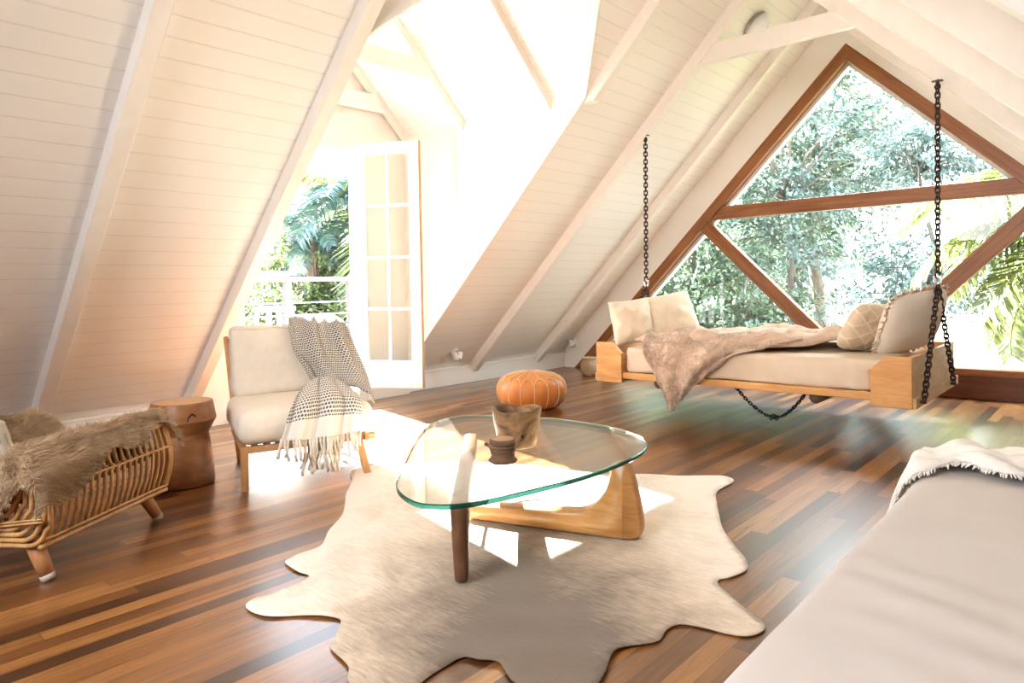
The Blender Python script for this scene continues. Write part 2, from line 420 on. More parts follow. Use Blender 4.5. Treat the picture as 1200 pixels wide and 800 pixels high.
def rbox(g, x0, x1, y0, y1, z0, z1, frame=None, r=0.05, n=7, wob=0.0, seed=0):
    """rounded box (cushion / mattress) as a dense shell; frame maps local to world"""
    cx, cy, cz = (x0 + x1) / 2, (y0 + y1) / 2, (z0 + z1) / 2; hx, hy, hz = (x1 - x0) / 2, (y1 - y0) / 2, (z1 - z0) / 2
    r = min(r, hx, hy, hz); vs = []; fs = []; key = {}
    def ticks(h):
        m = max(2, int(h * 2 / 0.045)); core = [(-h + r) + (2 * h - 2 * r) * i / m for i in range(m + 1)]
        rim = [-h + r - r * math.sin(math.pi / 2 * (k / 4)) for k in range(4, 0, -1)]
        return rim + core + [-t for t in reversed(rim)]
    tx, ty, tz = ticks(hx), ticks(hy), ticks(hz)
    def vert(x, y, z):
        k = (round(x, 5), round(y, 5), round(z, 5))
        if k in key: return key[k]
        q = Vector((max(-hx + r, min(hx - r, x)), max(-hy + r, min(hy - r, y)), max(-hz + r, min(hz - r, z))))
        d = Vector((x, y, z)) - q
        if d.length > 1e-9: p = q + d.normalized() * r
        else: p = Vector((x, y, z))
        nn = d.normalized() if d.length > 1e-9 else Vector((0, 0, 1))
        if wob: p = p + nn * wob * fbm(p.x + seed, p.y, p.z * 1.5 + seed, 5.0, 3)
        p = p + Vector((cx, cy, cz)); key[k] = len(vs); vs.append(frame(p) if frame else p); return key[k]
    def face(A, B, fn, flip):
        for i in range(len(A) - 1):
            for j in range(len(B) - 1):
                q = [vert(*fn(A[i], B[j])), vert(*fn(A[i + 1], B[j])), vert(*fn(A[i + 1], B[j + 1])), vert(*fn(A[i], B[j + 1]))]
                if len(set(q)) >= 3:
                    q2 = []
                    for t in q:
                        if t not in q2: q2.append(t)
                    fs.append(tuple(reversed(q2)) if flip else tuple(q2))
    face(tx, ty, lambda a, b: (a, b, hz), False); face(tx, ty, lambda a, b: (a, b, -hz), True)
    face(tx, tz, lambda a, b: (a, -hy, b), False); face(tx, tz, lambda a, b: (a, hy, b), True)
    face(ty, tz, lambda a, b: (hx, a, b), False); face(ty, tz, lambda a, b: (-hx, a, b), True)
    return g.add(vs, fs)
def hair(pts, nrm, length, width, flow, jitter=0.35, curl=0.25, seed=1):
    """many tapered strands as thin blades; flow is the lie of the pile"""
    rng = np.random.default_rng(seed); n = len(pts); P = np.asarray(pts); Nn = np.asarray(nrm)
    L = length * rng.uniform(0.6, 1.25, (n, 1))
    F = np.asarray(flow) if np.ndim(flow) == 2 else np.tile(np.asarray(flow), (n, 1))
    d = Nn + F + rng.normal(0, jitter, (n, 3)); d /= np.linalg.norm(d, axis=1, keepdims=True)
    d2 = d + F * curl + rng.normal(0, jitter * 0.6, (n, 3)) - np.array([0, 0, 0.35]); d2 /= np.linalg.norm(d2, axis=1, keepdims=True)
    s = np.cross(d, rng.normal(0, 1, (n, 3))); s /= np.linalg.norm(s, axis=1, keepdims=True) + 1e-9
    a = P - s * width / 2; b = P + s * width / 2; m1 = P + d * L * 0.5 - s * width * .42; m2 = P + d * L * 0.5 + s * width * .42
    t = P + d * L * 0.5 + d2 * L * 0.5
    V = np.stack([a, b, m2, m1, t], 1).reshape(-1, 3); k = np.arange(n) * 5
    f = [(int(i), int(i + 1), int(i + 2), int(i + 3)) for i in k] + [(int(i + 3), int(i + 2), int(i + 4)) for i in k]
    return V, f
def link_copy(o, name, parent, mat=None):
    c = o.copy(); COL.objects.link(c); c.parent = parent; c.name = name
    if mat is not None: c.matrix_basis = mat
    return c
# ------------------------------------------------------------------ the room
# x runs across the attic, y along the ridge towards the glazed gable, z up; both roof slopes are 45 degrees
RX = -1.895                                  # ridge
DL, DR = 5.45, 1.66                          # roof boards: z - x = DL (left), x + z = DR (right)
YB, YF = -2.2, 6.72                          # rear gable, front gable (inner faces)
DY0, DY1, DYM, DZE, DZR = 2.21, 4.205, 3.2075, 2.445, 3.4425   # dormer walls, ridge line, eave and ridge height
g = G().box(-5.5, 1.75, YB - .1, YF + .15, -0.12, 0.0)
struct('floor', g, M['floor'], 'polished hardwood floor of narrow mixed brown boards', 'floor')

g = G()
def lp(y, z): return (z - DL, y, z)          # point on the left roof boards
UL = Vector((-0.05, 0, 0.05))
for poly in ([(YB - .1, -.1), (DY0, -.1), (DY0, 3.555), (YB - .1, 3.555)],
             [(DY1, -.1), (YF + .75, -.1), (YF + .75, 3.555), (DY1, 3.555)],  # unseen overhang past the gable, extended to keep sun off the floor
             [(DY0, DZE), (DYM, DZR), (DYM, 3.555), (DY0, 3.555)],
             [(DYM, DZR), (DY1, DZE), (DY1, 3.555), (DYM, 3.555)]):
    g.prism([lp(*q) for q in poly], UL)
struct('wall_left', g, M['shiplap'], 'sloping white board wall and ceiling on the left, cut open for the dormer', 'wall')
g = G()
g.prism([(DR + .1, YB - .1, -.1), (DR + .1, YF + .15, -.1), (RX, YF + .15, 3.555), (RX, YB - .1, 3.555)], (0.05, 0, 0.05))
struct('wall_right', g, M['shiplap'], 'sloping white board ceiling on the right above the daybed', 'wall')

# dormer: two roof slopes, two cheek walls, front wall with the door opening
XO = -5.75
g = G().prism([(XO, DYM, DZR), (-2.0075, DYM, DZR), (-3.005, DY1, DZE), (XO, DY1, DZE)], (0, .05, .05))
struct('ceiling_dormer_right', g, M['shiplap_dormer'], 'right slope of the bright white dormer ceiling', 'ceiling')
g = G().prism([(XO, DYM, DZR), (XO, DY0, DZE), (-3.005, DY0, DZE), (-2.0075, DYM, DZR)], (0, -.05, .05))
struct('ceiling_dormer_left', g, M['shiplap_dormer'], 'left slope of the white dormer ceiling behind the second rafter', 'ceiling')
for nm, y, s, lb in (('wall_dormer_right', DY1, 1, 'white triangular side wall of the dormer beside the open door'),
                     ('wall_dormer_left', DY0, -1, 'white side wall of the dormer hidden behind the second rafter')):
    y = y - .008 * s; g = G().prism([(-5.23, y, -.02), (-5.23, y, DZE), (-2.985, y, DZE), (-5.23, y, .20)], (0, .05 * s, 0))
    struct(nm, g, M['white'], lb, 'wall')
OY0, OY1, OZ0, OZ1 = 2.57, 3.625, 0.10, 2.22   # door opening
XD = -5.15
g = G()
for poly in ([(DY0, 0), (OY0, 0), (OY0, OZ1), (DY0, OZ1)], [(OY1, 0), (DY1, 0), (DY1, OZ1), (OY1, OZ1)],
             [(OY0, 0), (OY1, 0), (OY1, OZ0), (OY0, OZ0)],
             [(DY0, OZ1), (DY1, OZ1), (DY1, DZE), (DYM, DZR), (DY0, DZE)]):
    g.prism([(XD, y, z) for y, z in poly], (-.09, 0, 0))
struct('wall_dormer_front', g, M['white'], 'white end wall of the dormer around the open balcony door', 'wall')
g = G()
g.box(XD, XD + .018, OY0 - .07, OY0, 0, OZ1 + .07); g.box(XD, XD + .018, OY1, OY1 + .07, 0, OZ1 + .07)
g.box(XD, XD + .018, OY0, OY1, OZ1, OZ1 + .07)
struct('trim_1', g, M['white_door'], 'white casing around the balcony door opening', 'trim', bevel=.004)

# rafters
RT = 3.42
def rafter(n, y0, y1, z0, label, side='L', s=5.32):
    g = G()
    if side == 'L':
        z0t = z0
        g.prism([(z0 - s, y0, z0), (z0 - DL - .01, y0, z0), (RX, y0, RX + DL + .01), (RX, y0, RX + s)], (0, y1 - y0, 0))
    else:
        g.prism([(s - z0, y0, z0), (DR + .01 - z0, y0, z0), (RX, y0, DR + .01 - RX), (RX, y0, s - RX)], (0, y1 - y0, 0))
    struct('trim_%d' % n, g, M['beam'], label, 'rafter', bevel=.006)
rafter(2, 1.165, 1.25, 0, 'white rafter running up behind the rattan chair')
rafter(3, 2.125, 2.21, 0, 'white rafter beside the dormer, left of the cream armchair')
rafter(4, 4.205, 4.285, 2.37, 'short white rafter above the far corner of the dormer')
rafter(5, 5.12, 5.21, 0, 'white rafter carrying the left bed chain')
rafter(6, 6.17, 6.25, 0, 'white rafter on the left slope nearest the gable window')
rafter(7, 0.10, 0.185, 0, 'white rafter on the left slope nearest the camera')
rafter(8, 1.2, 1.28, 0, 'white rafter on the right slope above the daybed', 'R', 1.49)
rafter(9, 2.2, 2.28, 0, 'white rafter on the right slope, second from the camera', 'R', 1.47)
rafter(10, 3.2, 3.28, 0, 'white rafter on the right slope with the brightest lower edge', 'R', 1.455)
rafter(11, 4.2, 4.28, 0, 'white rafter on the right slope before the chain rafter', 'R', 1.405)
rafter(12, 5.12, 5.21, 0, 'white rafter carrying the right bed chain', 'R', 1.345)
rafter(13, 6.17, 6.25, 0, 'white rafter on the right slope nearest the gable window', 'R', 1.33)
# tie beams and dormer rafters
g = G().box(-2.60, -1.38, 5.135, 5.195, 2.755, 2.90)
struct('trim_14', g, M['beam'], 'white tie beam joining the two chain rafters below the ridge', 'beam', bevel=.005)
DS = 6.563                                    # underside of dormer rafters: y + z
n = 15
for x, lb in ((-3.40, 'nearest'), (-4.37, 'second'), (-5.13, 'last')):
    g = G().prism([(x, DY1, DS - DY1), (x, DY1, DZE + .01), (x, DYM, DZR + .01), (x, DYM, DS - DYM)], (.055, 0, 0))
    struct('trim_%d' % n, g, M['beam'], 'white rafter on the right dormer slope, %s from the room' % lb, 'rafter', bevel=.004); n += 1
    g = G().prism([(x, DY0, DS - DY1), (x, DY0, DZE + .01), (x, DYM, DZR + .01), (x, DYM, DS - DYM)], (.055, 0, 0))
    struct('trim_%d' % n, g, M['beam'], 'white rafter on the left dormer slope, %s from the room' % lb, 'rafter', bevel=.004); n += 1
for x, z0, z1, lb in ((-4.335, 2.745, 2.90, 'middle of the dormer'), (-5.075, 2.62, 2.77, 'end wall of the dormer')):
    ya, yb = DS - z0, DY0 + z0 - (DS - DY1)
    g = G().box(x - .04, x, yb - .02, ya + .02, z0, z1)
    struct('trim_%d' % n, g, M['beam'], 'white tie beam across the %s' % lb, 'beam', bevel=.004); n += 1
# valley boards of the dormer
g = G().bar((-3.06, 4.215, 2.41), (-2.06, 3.21, 3.41), .035, .075, (1, 0, 0))
struct('trim_%d' % n, g, M['beam'], 'white valley board at the far edge of the dormer', 'trim', bevel=.005); n += 1
g = G().prism([(-2.975, 2.205, 2.345), (-1.96, 3.22, 3.36), (-1.96, 3.22, 3.47), (-2.975, 2.205, 2.46)], (-.03, .03, 0))
struct('trim_%d' % n, g, M['beam'], 'white valley board at the near edge of the dormer', 'trim', bevel=.005); n += 1
g = G().prism([(-5.19, 4.192, .22), (-5.19, 4.192, .27), (-3.06, 4.192, 2.40), (-3.01, 4.192, 2.40)], (0, .035, 0))
struct('trim_%d' % n, g, M['beam'], 'thin white edge board where dormer side wall meets the slope', 'trim', bevel=.004); n += 1
# baseboards
for k, (y0, y1, lb) in enumerate(((YB, DY0, 'white baseboard behind the rattan chair'), (DY1 + .03, YF, 'white baseboard behind the leather pouf'))):
    g = G().box(-5.29, -5.215, y0, y1, 0, .185).box(-5.215, -5.205, y0, y1, .165, .185)
    struct('baseboard_left' if k else 'baseboard_left_near', g, M['white'], lb, 'baseboard', bevel=.004)
g = G().box(XD, XD + .014, DY0, OY0 - .07, 0, .10).box(XD, XD + .014, OY1 + .07, DY1, 0, .10)
struct('baseboard_dormer', g, M['white'], 'low white baseboard along the dormer end wall', 'baseboard', bevel=.003)

# gable wall ring and glazed gable
FO_L, FO_R, GL_L, GL_R = 5.07, 1.25, 4.925, 1.10
AX = (FO_R - FO_L) / 2                        # -1.91
def gable(y, depth, name, label):
    g = G(); ap_o = (AX, y, (FO_L + FO_R) / 2); top = (RX, y, RX + DL)
    g.prism([(-DL, y, 0), (-FO_L, y, 0), ap_o, top], (0, depth, 0))
    g.prism([(FO_R, y, 0), (DR, y, 0), top, ap_o], (0, depth, 0))
    struct(name, g, M['white'], label, 'wall')
gable(YF, .1, 'wall_front', 'white band of gable wall around the triangular window')
g = G().prism([(-DL, YB - .1, 0), (DR, YB - .1, 0), (RX, YB - .1, RX + DL)], (0, .1, 0))
struct('wall_back', g, M['white'], 'plain white rear gable wall behind the camera', 'wall')
def P3(x, z, y): return (x, y, z)
def glazed(name, y, sgn, label):
    """triangular window of cedar bars: two rakes, transom, V of two mullions, sill and base board; y is the inner face"""
    w = thing(name, label, 'window', (AX, y, 0), kind='structure')
    ZT0, ZT1 = 1.655, 1.785
    d = .11 * sgn
    apo = P3(AX, (FO_L + FO_R) / 2, y); apg = P3(AX, (GL_L + GL_R) / 2, y)
    g = G().prism([P3(-FO_L, 0, y), P3(.02 - GL_L, .02, y), apg, apo], (0, d, 0)); part('left_rake', g, M['cedar_l'], w, bevel=.005)
    g = G().prism([P3(FO_R, 0, y), apo, apg, P3(GL_R, 0, y)], (0, d, 0)); part('right_rake', g, M['cedar_r'], w, bevel=.005)
    yi = y + .018 * sgn
    g = G().prism([P3(ZT0 - GL_L, ZT0, yi), P3(GL_R - ZT0, ZT0, yi), P3(GL_R - ZT1, ZT1, yi), P3(ZT1 - GL_L, ZT1, yi)], (0, .08 * sgn, 0))
    part('transom', g, M['cedar_x'], w, bevel=.005)
    # V mullions, mirror images about AX
    def mull(mir):
        def X(x): return 2 * AX - x if mir else x
        pts = [(-1.64 - 1.655, 1.655), (-1.83 - 1.655 + .0, 1.655), (-1.83 - .235, .235), (-1.64 - .235, .235)]
        return G().prism([P3(X(x), z, yi) for x, z in pts], (0, .08 * sgn, 0))
    part('left_mullion', mull(False), M['cedar_r'], w, bevel=.005); part('right_mullion', mull(True), M['cedar_l'], w, bevel=.005)
    g = G().box(-GL_L + .2, GL_R - .2, min(y - .012 * sgn, y + d), max(y - .012 * sgn, y + d), .19, .248); part('sill', g, M['cedar_x'], w, bevel=.006)
    g = G().box(-FO_L + .02, FO_R - .02, min(y + .012 * sgn, y + d), max(y + .012 * sgn, y + d), 0, .19); part('base_board', g, M['cedar_d'], w, bevel=.004)
    # pale outer weather strip against the glass
    yo = y + .085 * sgn
    def strip(a, b, nrm):
        return G().bar((a[0], yo, a[1]), (b[0], yo, b[1]), .02, .022, (0, 1, 0))
    yg = y + .075 * sgn
    for poly in ([(ZT1 - GL_L, ZT1), (GL_R - ZT1, ZT1), (AX, (GL_L + GL_R) / 2)],
                 [(.248 - GL_L, .248), (-1.83 - .248, .248), (-1.83 - 1.60, 1.60), (1.5 - GL_L, 1.5)],
                 [(-1.64 - 1.655, 1.655), (2 * AX + 1.64 + 1.655, 1.655), (AX, 1.655 - 1.29)],
                 [(2 * AX + 1.83 + .248, .248), (GL_R - .248, .248), (GL_R - 1.5, 1.5), (2 * AX + 1.83 + 1.60, 1.60)]):
        g = G().add([P3(x, z, yg) for x, z in poly], [tuple(range(len(poly)))])
        part('pane', g, M['pane'], w)
    return w
glazed('window_1', YF - .005, 1, 'triangular gable window with cedar frame and V shaped mullions')

# outer beads coloured white to stand for sun on the reveal beside the glass
g = G()
for a, b in (((.30 - GL_L + .012, .30), (AX, (GL_L + GL_R) / 2 - .012)), ((GL_R - .30 - .012, .30), (AX, (GL_L + GL_R) / 2 - .012))):
    g.bar((a[0], YF + .115, a[1]), (b[0], YF + .115, b[1]), .045, .07, (0, 1, 0))
struct('trim_40', g, M['white_door'], 'thin white bead between gable glass and cedar frame', 'trim')

# balcony door leaf, swung into the room
dn = Vector((.52, .275, 0)).normalized()      # along the leaf from its hinge
dh = Vector((XD + .03, OY1 + .0, 0)); LW = .60; dt = Vector((-dn.y, dn.x, 0)); TH = .04
def leafbox(g, u0, u1, z0, z1, t0=-.5, t1=.5):
    pts = [dh + dn * u + dt * (t * TH) for u in (u0, u1) for t in (t0, t1)]
    a, b, c, d = pts
    g.add([(p.x, p.y, z) for z in (z0, z1) for p in (a, c, d, b)], [(0, 3, 2, 1), (4, 5, 6, 7), (0, 1, 5, 4), (1, 2, 6, 5), (2, 3, 7, 6), (3, 0, 4, 7)])
    return g
door = thing('door_1', 'open white glazed balcony door beside the dormer side wall', 'door', tuple(dh), kind='structure')
ZB, ZT = .135, 2.29
g = G(); leafbox(g, 0, .095, ZB, ZT); leafbox(g, LW - .095, LW, ZB, ZT); leafbox(g, .095, LW - .095, ZB, ZB + .24); leafbox(g, .095, LW - .095, ZT - .10, ZT)
part('door_frame', g, M['white_door'], door, bevel=.004)
g = G(); GZ0, GZ1 = ZB + .24, ZT - .10
leafbox(g, LW / 2 - .011, LW / 2 + .011, GZ0, GZ1, -.35, .35)
for k in range(1, 4):
    z = GZ0 + (GZ1 - GZ0) * k / 4; leafbox(g, .095, LW - .095, z - .011, z + .011, -.35, .35)
part('glazing_bars', g, M['white_door'], door)
g = G()
for k in range(4):
    for (u0, u1) in ((.095, LW / 2 - .011), (LW / 2 + .011, LW - .095)):
        z0 = GZ0 + (GZ1 - GZ0) * k / 4; z1 = GZ0 + (GZ1 - GZ0) * (k + 1) / 4
        a, b = dh + dn * u0, dh + dn * u1; g.add([(a.x, a.y, z0), (b.x, b.y, z0), (b.x, b.y, z1), (a.x, a.y, z1)], [(0, 1, 2, 3)])
part('pane', g, M['pane'], door)
M['bare_edge'] = plain('bare_door_edge', (.55, .36, .2), (.48, .3, .16), .5)
g = G(); leafbox(g, LW, LW + .006, ZB, ZT, -.35, .5); part('edge_strip', g, M['bare_edge'], door, label='bare timber closing edge')
M['steel'] = plain('brushed_steel', (.6, .6, .6), (.5, .5, .5), .3, metal=1)
g = G(); p = dh + dn * (LW - .045) + dt * .03
g.bar((p.x, p.y, 1.02), (p.x, p.y, 1.16), .03, .008); q = p + dt * .03
g.tube([p + Vector((0, 0, 1.09)), q + Vector((0, 0, 1.09)), q - dn * .09 + Vector((0, 0, 1.09))], .008, 8); part('handle', g, M['steel'], door)
g = G()
for z in (.35, 1.2, 2.1): g.tube([(dh.x, dh.y, z - .04), (dh.x, dh.y, z + .04)], .009, 8)
part('hinge', g, M['steel'], door)
# ------------------------------------------------------------------ floor things
M['hide'] = None
def hide_mat():
    m, nt, b = new_mat('cow_hide')
    t = nt.nodes.new('ShaderNodeTexCoord'); s = nt.nodes.new('ShaderNodeSeparateXYZ')
    uvv = t.outputs['UV']; nt.links.new(uvv, s.inputs[0])      # u: 0 rim .. 1 spine, v: along the spine
    v = mapped(nt, (1, 1, 1)); n1 = noise_tex(nt, v, 3.2, 5, 0.6, 0.8)
    n2 = noise_tex(nt, mapped(nt, (2.5, 16, 4), rot=(0, 0, R(-40))), 6, 6, 0.65, 0.5)
    k = mth(nt, 'ADD', mth(nt, 'ADD', mth(nt, 'MULTIPLY', s.outputs['X'], 0.72), mth(nt, 'MULTIPLY', n1.outputs['Fac'], 0.55)), mth(nt, 'MULTIPLY', mth(nt, 'SUBTRACT', n2.outputs['Fac'], 0.2), 0.42))
    r = ramp(nt, [(0.42, (0.80, 0.73, 0.63)), (0.60, (0.64, 0.53, 0.405)), (0.80, (0.37, 0.29, 0.215)), (1.0, (0.17, 0.13, 0.096))])
    nt.links.new(k, r.inputs[0]); nt.links.new(r.outputs[0], b.inputs['Base Color'])
    b.inputs['Roughness'].default_value = 0.7; b.inputs['Specular IOR Level'].default_value = 0.25
    b.inputs['Sheen Weight'].default_value = 0.15
    bump(nt, b, n2.outputs['Fac'], 0.6, 0.006)
    return m
M['hide'] = hide_mat()
HIDE = [(-2.097, 1.034), (-2.129, 1.084), (-2.109, 1.148), (-2.141, 1.285), (-2.219, 1.285), (-2.323, 1.298), (-2.341, 1.354), (-2.353, 1.463), (-2.488, 1.592), (-2.627, 1.753), (-2.864, 1.933), (-3.043, 2.092), (-3.166, 2.161), (-3.218, 2.253), (-3.162, 2.387), (-3.011, 2.574), (-2.777, 2.754), (-2.498, 2.875), (-2.203, 2.950), (-1.971, 3.047), (-1.813, 3.129), (-1.663, 3.266), (-1.575, 3.334), (-1.495, 3.279), (-1.483, 3.072), (-1.401, 2.893), (-1.318, 2.741), (-1.233, 2.601), (-1.105, 2.441), (-1.030, 2.351), (-1.003, 2.279), (-1.024, 2.191), (-1.042, 2.159), (-1.027, 2.120), (-0.962, 2.069), (-0.888, 2.012), (-0.804, 1.953), (-0.806, 1.881), (-0.852, 1.843), (-0.940, 1.826), (-0.994, 1.801), (-1.007, 1.745), (-0.995, 1.676), (-1.041, 1.591), (-1.050, 1.538), (-1.015, 1.446), (-0.999, 1.354), (-1.052, 1.287), (-1.144, 1.274), (-1.190, 1.279), (-1.257, 1.310), (-1.306, 1.285), (-1.351, 1.269), (-1.356, 1.212), (-1.350, 1.130), (-1.310, 1.025), (-1.373, 0.972), (-1.498, 1.005), (-1.555, 1.044), (-1.669, 1.066), (-1.699, 1.094), (-1.769, 1.164), (-1.811, 1.177), (-1.901, 1.123), (-1.990, 1.043)]
def build_hide():
    # smooth the outline, then fill with a fine grid clipped by radial rings
    P = [Vector((x, y, 0)) for x, y in HIDE]; n = len(P); out = []
    for i in range(n):
        p0, p1, p2, p3 = P[i - 1], P[i], P[(i + 1) % n], P[(i + 2) % n]
        for k in range(5):
            t = k / 5
            out.append(0.5 * ((2 * p1) + (p2 - p0) * t + (2 * p0 - 5 * p1 + 4 * p2 - p3) * t * t + (3 * p1 - p0 - 3 * p2 + p3) * t ** 3))
    sp0, sp1 = Vector((-1.22, 1.35, 0)), Vector((-2.35, 2.7, 0)); ax = (sp1 - sp0).normalized()
    from mathutils.geometry import delaunay_2d_cdt
    from mathutils import Vector as V2
    N = len(out); O = [(p.x, p.y) for p in out]
    def inside(x, y):
        r = False
        for i in range(N):
            (x0, y0), (x1, y1) = O[i - 1], O[i]
            if (y0 > y) != (y1 > y) and x < (x1 - x0) * (y - y0) / (y1 - y0) + x0: r = not r
        return r
    arr = np.array(O); pts = [V2(o) for o in O]
    def rim(x, y): return float(np.sqrt(((arr - (x, y)) ** 2).sum(1).min()))
    st_ = .030; x = arr[:, 0].min(); k = 0
    while x < arr[:, 0].max():
        y = arr[:, 1].min() + (k % 2) * st_ / 2
        while y < arr[:, 1].max():
            if inside(x, y) and rim(x, y) > .016: pts.append(V2((x, y)))
            y += st_
        x += st_ * .87; k += 1
    vv, _, ff, *_r = delaunay_2d_cdt(pts, [(i, (i + 1) % N) for i in range(N)], [], 1, 1e-5)
    vs = []; uv = []
    for q in vv:
        p = Vector((q.x, q.y, 0)); e_ = rim(q.x, q.y)
        t_ = (p - sp0).dot(ax); s = max(0, min((sp1 - sp0).length, t_)); d = (p - (sp0 + ax * s)).length; near = (p - sp0).length
        u = max(0, 1 - d / 0.80) * (0.50 + 0.75 * max(0, 1 - near / 1.4))
        z = 0.006 + 0.006 * max(0, fbm(p.x, p.y, 0.3, 4.0, 3)) * min(1, e_ * 12)
        for cx_, cy_, an, wl, am in ((-2.0, 1.42, .9, 38, .010), (-1.25, 1.55, 2.2, 30, .006), (-1.15, 2.5, .3, 26, .006)):
            rr_ = math.hypot(p.x - cx_, p.y - cy_); z += am * math.exp(-(rr_ / .28) ** 2) * (0.5 + 0.5 * math.sin(wl * ((p.x - cx_) * math.cos(an) + (p.y - cy_) * math.sin(an))))
        z += 0.016 * max(0, fbm(p.x + 5, p.y, 2.0, 3.0, 2)) * max(0, 1 - e_ / .05)
        vs.append((p.x, p.y, z)); uv.append((u, s))
    return G().add(vs, [tuple(f) for f in ff], uv)
solo('cowhide_rug', build_hide(), M['hide'], 'large cream and taupe cowhide rug under the glass coffee table', 'rug', (-1.78, 2.0, 0), smooth=True, solid=.004, offset=0)

# coffee table
def glass_edge():
    m, nt, b = new_mat('green_glass_edge')
    b.inputs['Base Color'].default_value = (0.002, 0.045, 0.032, 1); b.inputs['Roughness'].default_value = 0.08
    b.inputs['Transmission Weight'].default_value = 0.25; b.inputs['IOR'].default_value = 1.4
    return m
M['glass_edge'] = glass_edge(); M['table_glass'] = pane_mat('table_glass', (0.955, 0.99, 0.97), 1.5)
TOP = [(-1.883, 1.470), (-1.782, 1.415), (-1.684, 1.391), (-1.620, 1.409), (-1.559, 1.468), (-1.517, 1.578), (-1.486, 1.707), (-1.455, 1.870), (-1.441, 2.032), (-1.445, 2.212), (-1.464, 2.366), (-1.514, 2.494), (-1.590, 2.599), (-1.681, 2.661), (-1.807, 2.708), (-1.952, 2.726), (-2.134, 2.725), (-2.318, 2.676), (-2.495, 2.606), (-2.605, 2.527), (-2.644, 2.411), (-2.607, 2.273), (-2.480, 2.092), (-2.297, 1.885), (-2.107, 1.689), (-1.973, 1.549)]
def smooth_loop(pts, k=6):
    P = [Vector((x, y, 0)) for x, y in pts]; n = len(P); o = []
    for i in range(n):
        p0, p1, p2, p3 = P[i - 1], P[i], P[(i + 1) % n], P[(i + 2) % n]
        for j in range(k):
            t = j / k
            o.append(0.5 * ((2 * p1) + (p2 - p0) * t + (2 * p0 - 5 * p1 + 4 * p2 - p3) * t * t + (3 * p1 - p0 - 3 * p2 + p3) * t ** 3))
    return o
tab = thing('coffee_table', 'rounded triangular glass coffee table on a sculpted wooden base', 'coffee table', (-1.75, 2.05, 0.012))
lo = smooth_loop(TOP); n = len(lo); ZG0, ZG1 = .312, .330
cen = sum(lo, Vector()) / n
g = G(); vs = []
for z, k in ((ZG0, .994), (ZG0 + .003, 1.0), (ZG1 - .003, 1.0), (ZG1, .994)):
    vs += [((cen + (p - cen) * k).x, (cen + (p - cen) * k).y, z) for p in lo]
fs = [tuple(range(n - 1, -1, -1)), tuple(3 * n + i for i in range(n))]; fm = [0, 0]
for r in range(3):
    for i in range(n): fs.append((r * n + i, r * n + (i + 1) % n, (r + 1) * n + (i + 1) % n, (r + 1) * n + i)); fm.append(1)
g.add(vs, fs)
part('glass_top', g, None, tab, mats=[M['table_glass'], M['glass_edge']], face_mats=fm, label='thick clear glass top with green edge')
M['honey'] = wood('honey_wood', (.34, .15, .045), (.47, .23, .075), (.56, .31, .12), (1.5, 1.5, 9), 3, .32, .05)
M['walnut'] = wood('walnut_wood', (.075, .032, .014), (.125, .055, .025), (.18, .085, .04), (6, 6, 1), 3, .38, .08)
def noguchi(a, b, flip, name, mat, label):
    """boomerang base piece: a = far tip of the long arm, b = foot of the upright; drawn in the vertical plane a-b"""
    a = Vector(a); b = Vector(b); d = (b - a); L = d.length; d.normalize(); s = Vector((-d.y, d.x, 0)); H = ZG0 - .013
    prof = []                                  # (along, height) outline
    def bez(p, q, r, k):
        for i in range(k): t = i / k; prof.append(((1 - t) ** 2 * p[0] + 2 * t * (1 - t) * q[0] + t * t * r[0], (1 - t) ** 2 * p[1] + 2 * t * (1 - t) * q[1] + t * t * r[1]))
    bez((0.0, .035), (0.0, .0), (.045, 0), 5); prof.append((L * .45, 0)); prof.append((L - .02, 0))
    bez((L - .02, 0), (L + .065, 0), (L + .055, .06), 6); bez((L + .055, .06), (L + .045, H * .6), (L + .005, H - .012), 6)
    bez((L + .005, H - .012), (L - .005, H), (L - .02, H), 3); bez((L - .02, H), (L - .06, H), (L - .066, H - .02), 4)
    bez((L - .066, H - .02), (L - .085, .098), (L - .25, .088), 10); bez((L - .25, .088), (L * .32, .08), (.05, .064), 6); bez((.05, .064), (0, .062), (0, .035), 4)
    m = len(prof); T = .030 if flip else .044; g = G(); vs = []
    for k, (sc, w) in enumerate(((.0, -1), (.55, -.86), (.86, -.5), (.93, 0), (.86, .5), (.55, .86), (.0, 1))): pass
    rings = [(-1.0, .012), (-.8, .003), (0, 0), (.8, .003), (1.0, .012)]
    for w, ins in rings:
        for i, (u, h) in enumerate(prof):
            pu, ph = prof[i - 1]; nu_, nh = prof[(i + 1) % m]; tx, tz = nu_ - pu, nh - ph; l = math.hypot(tx, tz) or 1
            uu, hh = u - tz / l * ins, h + tx / l * ins
            taper = 1.0 - .25 * (hh / H)
            z = (H - hh) if flip else hh
            p = a + d * uu + s * (w * T * taper); vs.append((p.x, p.y, z + .0125))
    fs = [tuple(range(m - 1, -1, -1)), tuple(4 * m + i for i in range(m))]
    for r in range(4):
        for i in range(m): fs.append((r * m + i, r * m + (i + 1) % m, (r + 1) * m + (i + 1) % m, (r + 1) * m + i))
    g.add(vs, fs)
    return part(name, g, mat, tab, smooth=True, label=label)
noguchi((-2.16, 2.06, 0), (-1.47, 2.285, 0), False, 'lower_base', M['honey'], 'honey coloured boomerang piece lying on the rug')
noguchi((-2.36, 2.30, 0), (-1.675, 1.572, 0), True, 'upper_base', M['walnut'], 'dark upright boomerang piece turned upside down')

